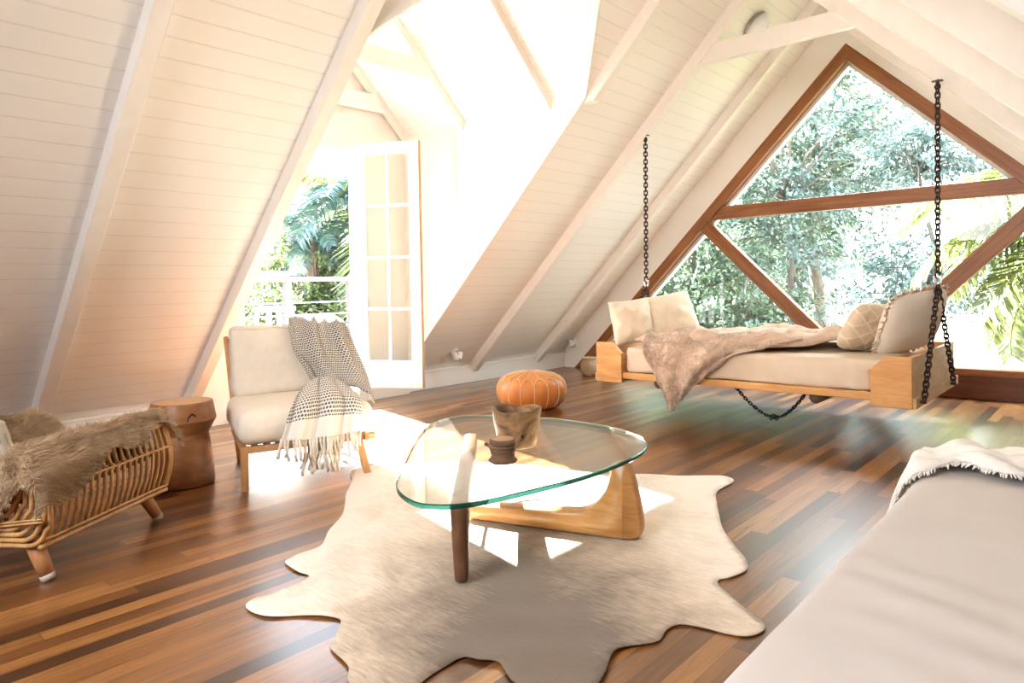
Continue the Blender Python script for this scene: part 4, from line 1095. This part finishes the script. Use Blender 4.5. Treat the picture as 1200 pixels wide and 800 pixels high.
bed_chain((-3.072, 5.14, 2.245), (-3.045, 5.06, .975), (-3.165, 4.62, .285), (-3.165, 5.50, .285), 'rusty chain hanging the bed at its left end, behind two cream pillows')
lc = thing('slack_chain', 'thin black chain looped slack under the hanging bed', 'chain', (-1.85, 4.62, .28))
cat_ = [(-2.09 + .50 * i / 16, 4.62, .28 - .20 * (1 - abs((i / 16 - .56) / (.56 if i / 16 < .56 else .44)) ** 1.7)) for i in range(17)]
run_links(lc, cat_, .0215, LS)
kn = cat_[9]
for a in range(5):
    m = Matrix.Rotation(a * 1.1, 4, 'X') @ Matrix.Rotation(a * .8, 4, 'Z'); m.translation = Vector(kn) - lc.location + Vector((.012 * (a - 2), .006 * (a % 2), .006 * ((a * 2) % 3)))
    o = bpy.data.objects.new('knot_link', LS); COL.objects.link(o); o.parent = lc; o.matrix_basis = m

# pillows
M['p_cream'] = plain('cream_pillow', (.76, .67, .54), (.70, .60, .47), .9, 14, bs=.12, bd=.004, spec=.12)
M['p_white'] = plain('white_pillow', (.80, .75, .68), (.76, .70, .62), .9, 14, bs=.10, bd=.004, spec=.12)
def tuft_mat():
    m, nt, b = new_mat('tufted_tan')
    v = mapped(nt, (1, 1, 1), 'UV', (0, 0, R(45))); s = nt.nodes.new('ShaderNodeSeparateXYZ'); nt.links.new(v, s.inputs[0])
    f1 = mth(nt, 'FRACT', mth(nt, 'MULTIPLY', s.outputs['X'], 5)); f2 = mth(nt, 'FRACT', mth(nt, 'MULTIPLY', s.outputs['Y'], 5))
    k = mth(nt, 'MINIMUM', mth(nt, 'ABSOLUTE', mth(nt, 'SUBTRACT', f1, .5)), mth(nt, 'ABSOLUTE', mth(nt, 'SUBTRACT', f2, .5)))
    rl = ramp(nt, [(.02, (.74, .64, .50)), (.10, (.62, .50, .37))]); nt.links.new(k, rl.inputs[0]); nt.links.new(rl.outputs[0], b.inputs['Base Color'])
    b.inputs['Roughness'].default_value = .95; bump(nt, b, mth(nt, 'MULTIPLY', k, -1), .8, .02); return m
M['p_tan'] = tuft_mat(); M['p_fringe'] = plain('tan_cotton_fringe', (.72, .58, .44), (.60, .46, .33), .95, 40)
def pillow(name, mat, c, w, h, t, yaw, lean, roll, label, seed, wr=.10, rnd=.13, pinch=.03):
    d = Matrix.Rotation(R(yaw), 3, 'Z'); f = d @ Vector((1, 0, 0)); s = d @ Vector((0, 1, 0))
    up = (Vector((0, 0, 1)) * math.cos(R(lean)) - f * math.sin(R(lean))); nf = f * math.cos(R(lean)) + Vector((0, 0, 1)) * math.sin(R(lean))
    s2 = s * math.cos(R(roll)) + up * math.sin(R(roll)); u2 = up * math.cos(R(roll)) - s * math.sin(R(roll))
    g = G(); cushion(g, c, s2 * w / 2, u2 * h / 2, nf * t / 2, wr=wr, seed=seed, edge=.05, pinch=pinch, rnd=rnd, p=2.2, q=.5)
    return solo(name, g, mat, label, 'pillow', tuple(c), 'pillows on the hanging bed', smooth=True), s2, u2, nf
pillow('bed_pillow', M['p_cream'], (-3.005, 4.76, .70), .36, .37, .21, -30, 10, 5, 'smaller creased cream pillow at the left end of the hanging bed', 1, .24, .03, .07)
pillow('bed_pillow', M['p_cream'], (-2.83, 5.07, .725), .44, .42, .23, -44, 26, 9, 'larger cream pillow leaning beside the small creased one', 4, .18, .06, .06)
whitep, ts, tu, tn = pillow('bed_pillow', M['p_white'], (-1.070, 5.03, .725), .56, .44, .20, 160, 23, -6, 'large white pillow with fringed edge at the right chain of the bed', 7, .07)
tanp, ps, pu, pn = pillow('bed_pillow', M['p_tan'], (-1.285, 4.95, .685), .44, .36, .19, 152, 34, 4, 'tan tufted pillow leaning against the large white pillow', 9, .08)
g = G(); rr = random.Random(8); c0 = Vector((-1.070, 5.03, .725))
for k in range(120):
    q = k / 120 * 4; e_ = q - int(q); i = int(q); a, b = [(-1 + 2 * e_, 1), (1, 1 - 2 * e_), (1 - 2 * e_, -1), (-1, -1 + 2 * e_)][i]
    p = c0 + (ts * a * .272 * (1 - .03 * (1 - b * b)) + tu * b * .215 * (1 - .03 * (1 - a * a))) * (1 - .13 * (a * a * b * b) ** 2); o_ = (ts * a + tu * b).normalized()
    tip = p + o_ * rr.uniform(.025, .045) + tn * rr.uniform(-.022, .022) + ts * rr.uniform(-.01, .01); g.tube([p, p * .5 + tip * .5, tip], [.008, .008, .003], 5)
part('fringe', g, M['p_fringe'], whitep, smooth=True, label='short cream fringe')

# fur throw on the bed
M['mink'] = plain('faux_fur_throw', (.72, .57, .46), (.48, .34, .25), .95, 7, (1, 1, 1), .5, .02, spec=.1, detail=6, dist=1.2, lo=.35, hi=.65)
MZ = .528
def ridge(x, y):
    return (0.075 * max(0, fbm(x * 1.0 + 3, y * 2.4, .5, 2.6, 3)) + .022 * abs(fbm(x * 2, y * 3 + 9, 2, 3.0, 2)))
def F1(u, v):
    x = -2.88 + 1.50 * u + .14 * v * (1 - u); y0 = 4.62 - .10 * math.sin(u * 3.1) + .30 * sm(.55, 1, u); y = y0 + (5.60 - y0) * v
    edge = math.sin(math.pi * min(1, max(0, v))) ** .4 * math.sin(math.pi * min(1, max(0, u))) ** .35
    roll = .06 * math.exp(-((v - .06) / .09) ** 2) + .050 * math.exp(-((v - .92) / .10) ** 2) + .085 * math.exp(-((u - .92) / .06) ** 2)
    fold = .050 * max(0, math.sin(y * 17 + 2.2 * math.sin(x * 3.1) + x * 2)) + .022 * max(0, math.sin(x * 9 + 5 * y))
    return Vector((x, y, MZ + .006 + (ridge(x, y) + fold + .02) * edge + roll * min(1, edge + .5)))
ft = thing('fur_throw', 'pinkish brown fur throw spread over the hanging bed and spilling down', 'throw', (-2.3, 4.9, .53))
part('spread_part', G().grid(F1, 90, 50), M['mink'], ft, smooth=True, solid=.018, offset=1)
dr_rows = V3([[(-2.82, 4.78, .575), (-2.60, 4.80, .60), (-2.35, 4.82, .60), (-2.10, 4.80, .60), (-1.85, 4.78, .585), (-1.66, 4.80, .56)],
              [(-2.76, 4.60, .60), (-2.58, 4.59, .615), (-2.36, 4.60, .61), (-2.13, 4.60, .605), (-1.90, 4.62, .58), (-1.68, 4.68, .565)],
              [(-2.71, 4.455, .555), (-2.56, 4.445, .57), (-2.37, 4.44, .57), (-2.16, 4.44, .565), (-1.99, 4.46, .545), (-1.80, 4.56, .555)],
              [(-2.665, 4.415, .45), (-2.55, 4.40, .44), (-2.39, 4.395, .44), (-2.22, 4.395, .45), (-2.09, 4.42, .48), (-1.93, 4.47, .535)],
              [(-2.585, 4.405, .32), (-2.52, 4.39, .30), (-2.42, 4.385, .31), (-2.30, 4.39, .34), (-2.19, 4.41, .40), (-2.03, 4.455, .50)],
              [(-2.515, 4.40, .185), (-2.48, 4.39, .175), (-2.43, 4.385, .19), (-2.36, 4.39, .235), (-2.26, 4.405, .32), (-2.10, 4.44, .44)],
              [(-2.465, 4.40, .10), (-2.455, 4.39, .095), (-2.44, 4.39, .11), (-2.40, 4.395, .165), (-2.31, 4.405, .26), (-2.15, 4.435, .40)]])
def F2(u, v):
    p = spl(dr_rows, u, v); f = .026 * math.cos(u * 19 + 2 * v) + .022 * fbm(p.x * 2, p.y, p.z * 2, 4, 3)
    d = sm(.15, .5, v)
    return p + Vector((0, -max(-.012, f) * d, f * (1 - d) + .006 * math.sin(u * 9)))
part('hanging_part', G().grid(F2, 70, 60), M['mink'], ft, smooth=True, solid=.016, offset=0)
M['mink_hair'] = leaf_mat('fur_throw_pile', (.33, .23, .17), (.66, .55, .45), (.86, .78, .69), .25, 0.0, 8)
rng = np.random.default_rng(12); pts = []; nn = []
for Fn, N_ in ((F1, 15000), (F2, 15000)):
    for u, v in rng.random((N_, 2)):
        p = Fn(u, v); a = Fn(min(1, u + .01), v) - Fn(max(0, u - .01), v); b = Fn(u, min(1, v + .01)) - Fn(u, max(0, v - .01)); m_ = a.cross(b)
        if m_.dot(Vector((0, -1, .6))) < 0: m_ = -m_
        m_ = m_.normalized() if m_.length > 1e-9 else Vector((0, 0, 1)); pts.append(tuple(p + m_ * .008)); nn.append(tuple(m_ * .7))
cl = np.array([[fbm(p[0], p[1], p[2], 14, 2), fbm(p[1] + 7, p[2], p[0], 14, 2), fbm(p[2], p[0], p[1] + 3, 14, 2)] for p in pts])
Vh, Fh = hair(pts, nn, .018, .0032, cl * 1.3, .3, .3, 6)
o = part('pile', G().add(Vh, Fh), M['mink_hair'], ft); o['kind'] = 'stuff'

# small pot on the floor beyond the bed
M['basket'] = plain('pale_woven_fibre', (.50, .38, .24), (.34, .24, .14), .9, 30, (1, 1, 4), .6, .008)
g = G().lathe([(0, 0), (.075, 0), (.098, .03), (.112, .09), (.108, .14), (.088, .175), (.092, .192), (.098, .20), (.092, .203), (.082, .18), (.0, .17)], (-4.47, 6.22, 0), 28, .05, 4)
solo('woven_pot', g, M['basket'], 'small pale woven pot on the floor by the left window corner', 'pot', (-4.47, 6.22, 0), smooth=True)

# ------------------------------------------------------------------ spot lights and ceiling light on the left slope
M['lamp_white'] = plain('white_lamp_metal', (.82, .81, .79), (.78, .77, .75), .35); M['lamp_glass'] = plain('frosted_lamp_glass', (.90, .92, .94), (.84, .88, .92), .06)
M['lamp_dark'] = plain('dark_lamp_bracket', (.12, .11, .10), (.08, .08, .08), .4)
SN = Vector((.7071, 0, -.7071)); ST = Vector((.7071, 0, .7071))
def spot(z, y, label):
    b = Vector((z - DL, y, z)); t = thing('wall_spotlight', label, 'spotlight', tuple(b), 'twin spotlights low on the left slope')
    part('mounting_plate', G().tube([b, b + SN * .018], .042, 20), M['lamp_white'], t)
    part('bracket', G().tube([b + SN * .015, b + SN * .045 + ST * .01], .012, 8), M['lamp_dark'], t)
    for k in (-1, 1):
        c = b + SN * .06 + Vector((0, k * .032, 0)); d = (Vector((.35, -.35 - .25 * k, -.72))).normalized()
        h = part('lamp_head', G().tube([c - d * .035, c - d * .03, c + d * .05], [.018, .028, .028], 14), M['lamp_white'], t, smooth=False)
        part('lamp_lens', G().tube([c + d * .0495, c + d * .052], .023, 14), M['lamp_glass'], h)
spot(.362, 4.745, 'white twin spotlight on the slope above the pouf, next to the dormer'); spot(.357, 6.66, 'white twin spotlight on the slope in the corner by the gable window')
b = Vector((3.141 - DL, 5.655, 3.141)); t = thing('ceiling_light', 'round glass ceiling light high on the left slope behind the tie beam', 'ceiling light', tuple(b))
part('base_ring', G().tube([b, b + SN * .03], .125, 28), M['steel'], t)
g = G(); prf = [(0.115 * math.cos(a), .03 + .055 * math.sin(a)) for a in [math.pi / 2 * i / 8 for i in range(9)]]; vs = []; fs = []; yv = Vector((0, 1, 0))
for r, h in prf:
    for k in range(28): a = 2 * math.pi * k / 28; vs.append(b + SN * h + (ST * math.cos(a) + yv * math.sin(a)) * r * (1 + .012 * (k % 2)))
for i in range(8):
    for k in range(28): l = (k + 1) % 28; fs.append((i * 28 + k, i * 28 + l, (i + 1) * 28 + l, (i + 1) * 28 + k))
part('glass_dome', G().add(vs, fs), M['lamp_glass'], t, smooth=True)
part('clip', G().bar(b + SN * .05 + yv * .10, b + SN * .02 + yv * .13, .02, .008), M['lamp_dark'], t)

# ------------------------------------------------------------------ daybed at the right with its throw
M['cotton'] = plain('pale_grey_cotton', (.60, .565, .54), (.575, .54, .515), .85, 5, bs=.05, bd=.004, spec=.2)
DX0, DX1, DYa, DYb, DZ = -.545, .36, .25, 2.95, .365
db = thing('daybed', 'low daybed with pale grey cotton cover along the right edge', 'daybed', (-.1, 1.6, 0))
def wr_(p):
    z = p.z
    if z > DZ - .03:
        y = p.y; x = p.x
        for yc, am, wd, sl, x0_ in ((1.62, .010, .028, .28, -.35), (1.50, .012, .030, .34, -.28), (1.36, .009, .03, .22, -.2), (1.24, .013, .032, .42, -.1), (1.98, .004, .03, .2, -.3), (2.2, .003, .03, .15, -.2)):
            d = y - (yc - sl * (x + .3)); z += am * math.exp(-(d / wd) ** 2) * math.exp(-((x - x0_) / .24) ** 2)
        z += .004 * fbm(x * 1.5, y * 2.5, .2, 2.0, 3)
    return Vector((p.x + .040 * (1 - (p.y - DYa) / (DYb - DYa)) * (1 if p.x < 0 else 0), p.y, z))
g2 = G(); rbox(g2, DX0, DX1, DYa, DYb, .13, DZ, wr_, .05)
md = part('mattress', g2, M['cotton'], db, smooth=True, subsurf=2)
part('base', G().box(DX0 + .05, DX1 - .03, DYa + .05, DYb - .05, .06, .135).box(-.31, -.24, DYb - .1, DYb + .12, .07, .12), M['old'], db, bevel=.004)
for x in (DX0 + .08, DX1 - .08):
    for y in (DYa + .1, DYb - .1): part('leg', G().bar((x, y, 0), (x, y, .07), .05, .05, (0, 1, 0)), M['old'], db)
part('end_post', G().box(-.30, -.25, DYb + .115, DYb + .155, 0, .475), M['pine'], db, bevel=.004, label='pine end post')
M['gauze'] = plain('white_gauze', (.84, .82, .79), (.76, .74, .71), .95, 35, bs=.35, bd=.006, spec=.1, detail=5)
wt = thing('white_throw', 'crumpled white cotton throw across the far end of the daybed', 'throw', (-.2, 2.8, .37))
w_rows = V3([[(-.605, 2.50, .22), (-.56, 2.47, .335), (-.49, 2.53, .385), (-.40, 2.60, .40), (-.27, 2.56, .398), (-.10, 2.48, .395), (.10, 2.40, .39), (.33, 2.36, .385)],
             [(-.61, 2.60, .235), (-.572, 2.58, .35), (-.50, 2.61, .395), (-.41, 2.66, .41), (-.28, 2.63, .41), (-.11, 2.57, .405), (.10, 2.50, .40), (.33, 2.46, .40)],
             [(-.61, 2.74, .255), (-.575, 2.74, .36), (-.50, 2.76, .392), (-.40, 2.78, .405), (-.28, 2.77, .405), (-.11, 2.75, .40), (.10, 2.70, .395), (.33, 2.66, .40)],
             [(-.61, 2.90, .25), (-.57, 2.92, .355), (-.50, 2.94, .382), (-.40, 2.95, .39), (-.28, 2.95, .39), (-.11, 2.95, .385), (.10, 2.95, .385), (.33, 2.95, .40)],
             [(-.60, 3.0, .20), (-.56, 3.03, .28), (-.50, 3.04, .31), (-.40, 3.04, .32), (-.28, 3.04, .32), (-.11, 3.04, .32), (.10, 3.04, .32), (.33, 3.04, .31)]])
def W1(u, v):
    p = spl(w_rows, u, v); e_ = sm(0, .08, v)
    z = (.022 * max(-.3, fbm(p.x * 2.2, p.y * 3.4, .7, 3.2, 3)) + .012 * math.sin(u * 26 + v * 8)) * e_ * sm(0, .1, u)
    return p + Vector((0, .02 * math.sin(u * 21), z))
part('cloth', G().grid(W1, 90, 40), M['gauze'], wt, smooth=True, solid=.012, offset=1)
g = G(); rr = random.Random(2)
for k in range(110):
    u = k / 109
    p = W1(u * .9 + .02, 0.0); L = rr.uniform(.012, .03); g.tube([p + Vector((0, .006, .006)), p + Vector((rr.uniform(-.01, .01), -L, -.004 + rr.uniform(-.004, .006)))], [.005, .002], 5)
part('front_fringe', g, M['gauze'], wt, smooth=True); g = G()
for k in range(26):
    p = W1(0.0, k / 25); g.tube([p + Vector((0, 0, .01)), p + Vector((-.008 + rr.uniform(-.012, .012), rr.uniform(-.015, .015), -rr.uniform(.02, .045)))], [.006, .0025], 5)
part('side_fringe', g, M['gauze'], wt, smooth=True)

# ------------------------------------------------------------------ outside: balcony, garden, trees
M['grey_wood'] = wood('weathered_grey_rail', (.035, .030, .032), (.05, .043, .046), (.07, .06, .064), (3, 1, 6), 3, .7, .08)
M['warm_rail'] = wood('orange_rail_timber', (.10, .035, .01), (.13, .05, .015), (.16, .065, .02), (3, 1, 6), 3, .6, .06)
M['deck'] = wood('pale_bounce_deck', (.58, .54, .49), (.66, .62, .57), (.72, .69, .64), (3, .5, 6), 3, .7, .05)  # hidden deck made pale so sun bounces up into the dormer
g = G()
for k in range(14): g.box(-5.26 - .13 * (k + 1), -5.265 - .13 * k, 1.2, 6.0, -.02, .03)
struct('floor_balcony', g, M['deck'], 'weathered balcony deck outside the dormer door', 'deck')
rail = thing('balcony_railing', 'grey timber balcony railing with steel cables outside the open door', 'railing', (-6.75, 4.2, .03), kind='thing')
part('top_rail', G().box(-6.80, -6.69, 3.86, 6.0, 1.105, 1.155), M['grey_wood'], rail, bevel=.005)
part('raised_cap', G().box(-6.82, -6.68, 1.3, 3.94, 1.165, 1.215), M['grey_wood'], rail, bevel=.005)
part('fascia', G().box(-6.80, -6.69, 1.3, 3.86, 1.10, 1.165), M['warm_rail'], rail, bevel=.004, label='orange timber board under the cap')
for y in (1.4, 3.86, 4.66, 5.9): part('post', G().box(-6.78, -6.71, y - .035, y + .035, .03, 1.105), M['grey_wood'], rail, bevel=.004)
for k in range(6): z = .20 + .135 * k; part('cable', G().tube([(-6.745, 3.86, z), (-6.745, 5.9, z)], .006, 6), M['steel'], rail)
for k in range(6): z = .20 + .135 * k; part('cable', G().tube([(-6.745, 1.4, z), (-6.745, 3.86, z)], .006, 6), M['steel'], rail)
bs_ = (-6.05, 3.32, .03); bst = thing('bar_stool', 'white bar stool standing outside on the balcony', 'stool', bs_)
g = G(); rbox(g, bs_[0] - .15, bs_[0] + .15, bs_[1] - .15, bs_[1] + .15, .815, .86, None, .02); part('seat', g, M['white_door'], bst, smooth=True)
for sx in (-1, 1):
    for sy in (-1, 1): part('leg', G().bar((bs_[0] + sx * .11, bs_[1] + sy * .11, .82), (bs_[0] + sx * .17, bs_[1] + sy * .17, .03), .034, .034, (0, 1, 0)), M['white_door'], bst, bevel=.003)
g = G()
for a, b in (((-1, -1), (1, -1)), ((1, -1), (1, 1)), ((1, 1), (-1, 1)), ((-1, 1), (-1, -1))):
    g.bar((bs_[0] + a[0] * .15, bs_[1] + a[1] * .15, .32), (bs_[0] + b[0] * .15, bs_[1] + b[1] * .15, .32), .024, .024)
part('foot_rail', g, M['white_door'], bst)

M['lawn'] = plain('pale_lawn', (.30, .295, .25), (.23, .23, .18), .95, .6, detail=6)
struct('ground', G().add([(-80, -40, -2.9), (60, -40, -2.9), (60, 120, -2.9), (-80, 120, -2.9)], [(0, 1, 2, 3)]), M['lawn'], 'pale sunlit lawn far below the windows', 'ground')
M['trunk'] = plain('grey_bark', (.26, .22, .18), (.14, .11, .09), .9, 9, (3, 3, .6), .4, .02)
M['leaf_a'] = leaf_mat('leaf_mid_green', (.055, .095, .062), (.135, .195, .125), (.28, .34, .22), .4, .04)
M['leaf_b'] = leaf_mat('leaf_blue_green', (.065, .115, .10), (.15, .22, .195), (.29, .36, .32), .4, .05)
M['leaf_c'] = leaf_mat('leaf_yellow_green', (0.084, 0.118, 0.034), (0.167, 0.209, 0.069), (0.266, 0.289, 0.137), .5)
M['leaf_d'] = leaf_mat('leaf_dark_green', (0.046, 0.081, 0.046), (0.098, 0.150, 0.075), (0.207, 0.259, 0.138), .35)

M['leaf_e'] = leaf_mat('lime_bush_leaf', (0.043, 0.072, 0.018), (0.108, 0.148, 0.040), (0.216, 0.245, 0.094), .45)
M['leaf_p'] = leaf_mat('sunny_palm_leaf', (0.065, 0.094, 0.022), (0.144, 0.180, 0.036), (0.302, 0.310, 0.086), .45)
M['leaf_q'] = leaf_mat('blue_palm_leaf', (0.022, 0.054, 0.047), (0.054, 0.108, 0.094), (0.122, 0.187, 0.158), .4)

def leaf_mesh(name, nb, per, rx, ry, rz, size, seed, mat, spread=.32, sh=.75):
    """a crown as many separate leaves gathered on twigs"""
    rng = np.random.default_rng(seed)
    d = rng.normal(0, 1, (nb, 3)); d /= np.linalg.norm(d, axis=1, keepdims=True)
    rad = rng.uniform(.25, 1.0, (nb, 1)) ** .6
    C = d * rad * np.array([rx, ry, rz]) * (1 + .25 * rng.normal(0, 1, (nb, 1)))
    out = d * np.array([1, 1, .3]) + np.array([0, 0, -.25]); out /= np.linalg.norm(out, axis=1, keepdims=True)
    t = rng.uniform(-1, 1, (nb, per, 1)); pos = C[:, None, :] + out[:, None, :] * t * spread + rng.normal(0, spread * .28, (nb, per, 3))
    pos = pos.reshape(-1, 3); n = len(pos)
    ax = np.repeat(out, per, 0) * .8 + rng.normal(0, .6, (n, 3)) + np.array([0, 0, -.3]); ax /= np.linalg.norm(ax, axis=1, keepdims=True)
    sd_ = np.cross(ax, rng.normal(0, .5, (n, 3)) + np.array([0, 0, 1])); sd_ /= np.linalg.norm(sd_, axis=1, keepdims=True) + 1e-9
    L = size * rng.uniform(.6, 1.35, (n, 1)); Wd = L * rng.uniform(.32, .5, (n, 1)); nr = np.cross(ax, sd_)
    a = pos - ax * L * .5; b = pos + sd_ * Wd * .5 + nr * L * .05; c = pos + ax * L * .5 - nr * L * .06; e_ = pos - sd_ * Wd * .5 + nr * L * .05
    V = np.stack([a, b, c, e_], 1).reshape(-1, 3)
    me = bpy.data.meshes.new(name); me.vertices.add(len(V)); me.vertices.foreach_set('co', V.astype(np.float32).ravel())
    me.loops.add(4 * n); me.loops.foreach_set('vertex_index', np.arange(4 * n, dtype=np.int32)); me.polygons.add(n)
    me.polygons.foreach_set('loop_start', np.arange(0, 4 * n, 4, dtype=np.int32)); me.polygons.foreach_set('loop_total', np.full(n, 4, dtype=np.int32))
    me.materials.append(mat); me.update(); me.validate(); return me, C
def wood_mesh(name, C, h0, hz, r0, seed, lean=(0, 0)):
    rng = random.Random(seed); g = G(); N = 7
    tr = [Vector((lean[0] * i / N + .10 * math.sin(i * 1.3 + seed), lean[1] * i / N + .10 * math.cos(i * 1.7 + seed), h0 + (hz - h0) * i / N)) for i in range(N + 1)]
    g.tube(tr, [r0 * (1 - .75 * i / N) for i in range(N + 1)], 9)
    for c in C[::max(1, len(C) // 34)]:
        c = Vector(c); k = max(1, min(N - 1, int((c.z * .55 + .3 - h0) / (hz - h0) * N))); s = tr[k]; mid = s * .5 + c * .5 + Vector((0, 0, .25))
        g.tube([s, mid, c], [r0 * .32, r0 * .2, r0 * .06], 5)
    return mk_mesh(name, g.v, g.f, M['trunk'], True)
KIND = {}
def kind(key, nb, per, rx, ry, rz, size, mat, h0, hz, r0, seed, spread=.32, lean=(0, 0)):
    me, C = leaf_mesh('foliage', nb, per, rx, ry, rz, size, seed, M[mat], spread); KIND[key] = (me, wood_mesh('trunk', C, h0, hz, r0, seed, lean))
kind('dense', 430, 40, 2.0, 2.0, 2.6, .135, 'leaf_a', -5.2, 1.8, .17, 1)
kind('tall', 230, 38, 1.9, 1.9, 2.6, .13, 'leaf_b', -8.2, 2.4, .15, 2, .34)
kind('bush', 420, 42, 1.5, 1.5, 1.2, .10, 'leaf_e', -2.0, .8, .06, 3, .24)
kind('far', 340, 36, 2.4, 2.4, 2.9, .20, 'leaf_b', -6.0, 2.0, .22, 4, .42)
kind('dark', 420, 40, 1.6, 1.6, 1.5, .12, 'leaf_d', -3.6, 1.0, .10, 5, .28)
kind('airy', 120, 34, 1.5, 1.5, .9, .13, 'leaf_b', -5.2, .5, .08, 6, .30)
def tree(name, key, loc, s, rz, label, cat='tree', group='trees beyond the gable window', sz=None):
    t = thing(name, label, cat, loc, group); t.scale = (s, s, sz or s); t.rotation_euler = (0, 0, rz)
    for nm, me in zip(('foliage', 'trunk'), KIND[key]):
        o = bpy.data.objects.new(nm, me); COL.objects.link(o); o.parent = t
    return t
tree('leafy_tree', 'dense', (-6.6, 12.6, 1.9), 1.0, .3, 'dense mid green tree filling the left of the gable window')
tree('leafy_tree', 'dense', (-5.0, 15.2, 3.9), 1.0, 2.1, 'tall green tree rising to the peak of the gable window')
tree('leafy_tree', 'tall', (-4.9, 13.2, 3.1), .92, 1.2, 'slender blue green tree with open crown in the middle of the gable window')
tree('leafy_tree', 'dark', (-7.6, 11.0, .1), 1.0, .8, 'low dark bushy tree at the left corner of the gable window')
tree('leafy_tree', 'dark', (-5.2, 11.6, -.3), .9, 2.6, 'low dark bushy tree just above the hanging bed')
tree('leafy_tree', 'airy', (-2.5, 13.0, 3.0), .8, 4.1, 'thin leafy spray reaching into the bright sky of the top pane')
tree('leafy_tree', 'airy', (-2.45, 12.2, 1.0), .8, 1.9, 'thin leafy spray above the tufted pillow')
tree('leafy_tree', 'far', (-9.5, 20, 2.4), 1.15, 3.3, 'large pale tree far behind the left pane')
tree('leafy_tree', 'far', (-9.0, 23, 1.6), 1.0, .4, 'large pale tree far behind the V of the mullions')
tree('garden_bush', 'bush', (-9.0, 11.6, .6), 1.0, 1.0, 'yellow green bush behind the left end of the bed', 'bush', 'bushes outside')
tree('garden_bush', 'bush', (-9.6, 5.6, .0), .95, 2.0, 'bright yellow green bush just beyond the balcony railing', 'bush', 'bushes outside')
tree('garden_bush', 'bush', (-9.2, 7.2, -.4), .95, 3.0, 'bright green bush beyond the railing next to the door leaf', 'bush', 'bushes outside')
tree('garden_bush', 'bush', (-10.9, 6.6, .9), 1.0, 4.0, 'second row yellow green bush behind the dry palm skirts', 'bush', 'bushes outside')
tree('leafy_tree', 'dense', (-14.5, 9.0, 1.4), .95, 5.0, 'mid green tree far behind the balcony palms', group='trees beyond the balcony')
tree('leafy_tree', 'tall', (-14.0, 11.2, 2.2), 1.0, .9, 'blue green tree far behind the open door leaf', group='trees beyond the balcony')


# palms
def frond_mesh(name, L, droop, nl, ll, lw, mat, seed, twist=.5):
    rng = random.Random(seed); g = G(); pts_ = []
    for i in range(15):
        t = i / 14; pts_.append(Vector((L * t * (1 - .12 * t * t), .05 * L * math.sin(2 * t + seed), .55 * L * t * (1 - droop * t))))
    g.tube(pts_, [.022 * (1 - .9 * i / 14) * L / 2 + .003 for i in range(15)], 5)
    for k in range(nl):
        t = .10 + .90 * k / nl; x = t * 14; i = min(13, int(x)); p = pts_[i] + (pts_[i + 1] - pts_[i]) * (x - i); tg = (pts_[i + 1] - pts_[i]).normalized()
        for sgn in (-1, 1):
            side = Vector((0, sgn, 0)); l_ = ll * (.55 + .75 * math.sin(math.pi * min(1, t * .92 + .08))) * rng.uniform(.85, 1.1)
            d = (side * .85 + tg * .6 + Vector((0, 0, .12 + rng.uniform(-.15, .1)))).normalized(); e_ = p + d * l_ * .55; f_ = p + d * l_ + Vector((0, 0, -.32 * l_ * rng.uniform(.6, 1.4)))
            w = tg * lw / 2
            g.add([p - w * .5, p + w * .5, e_ + w, e_ - w, f_], [(0, 1, 2, 3), (3, 2, 4)])
    return mk_mesh(name, g.v, g.f, mat, False)
FR = [frond_mesh('frond', 2.3, .95, 70, .50, .046, M['leaf_p'], 1), frond_mesh('frond', 2.5, 1.15, 70, .55, .046, M['leaf_p'], 2), frond_mesh('frond', 1.9, 1.3, 56, .50, .045, M['leaf_q'], 3)]
M['thatch'] = plain('dry_palm_skirt', (.20, .135, .09), (.10, .07, .05), .95, 12, (6, 6, .5), .7, .03)
def palm(loc, h0, label, nfr, which, s=1.0, seed=0, skirt=False, group='palms outside', emax=.55):
    t = thing('palm_tree', label, 'palm', loc, group); rng = random.Random(seed); L = Vector(loc)
    g = G().tube([L + Vector((.06 * math.sin(i), .05 * math.cos(i * 1.4), h0 * (1 - i / 10))) for i in range(11)], [.12 + .015 * (i % 2) for i in range(11)], 10); part('trunk', g, M['trunk'], t, smooth=True)
    for k in range(nfr):
        o = bpy.data.objects.new('frond', FR[which[k % len(which)]]); COL.objects.link(o); o.parent = t
        a = 2 * math.pi * k * .381966 * 1.0 + rng.uniform(-.2, .2); el = rng.uniform(-.9, emax)
        o.rotation_euler = (rng.uniform(-.3, .3), -el, a); o.scale = (s * rng.uniform(.85, 1.1),) * 3
    if skirt:
        g = G()
        for k in range(80):
            a = rng.uniform(0, 6.283); r = rng.uniform(.12, .20); x, y = r * math.cos(a), r * math.sin(a); w = .025
            z0 = rng.uniform(-.1, .02); z1 = rng.uniform(-1.05, -.7); q = L + Vector((x, y, z0)); e_ = L + Vector((x * 1.35, y * 1.35, z1)); tv = Vector((-math.sin(a), math.cos(a), 0)) * w
            g.add([q - tv, q + tv, e_ + tv, e_ - tv], [(0, 1, 2, 3)])
        part('dry_skirt', g, M['thatch'], t, label='skirt of dry brown fronds')
    return t
palm((.05, 9.5, 1.55), -4.4, 'sunlit palm with yellow green fronds at the right of the gable window', 34, (0, 0, 1), 1.0, 3, emax=.12)
palm((-.35, 13.2, 2.5), -5.4, 'palm with blue green fronds behind the sunlit palm', 14, (2,), 1.0, 5)
palm((-9.7, 7.15, 2.45), -5.3, 'palm with long drooping blue green fronds beside the open balcony door', 18, (2, 1), 1.0, 8)
palm((-10.2, 6.15, 1.95), -4.8, 'palm with a brown skirt of dry fronds beyond the balcony railing', 9, (2,), .55, 11, True)
palm((-10.6, 7.65, 1.65), -4.5, 'short palm with a pale dry skirt close to the open door leaf', 7, (2,), .45, 14, True)
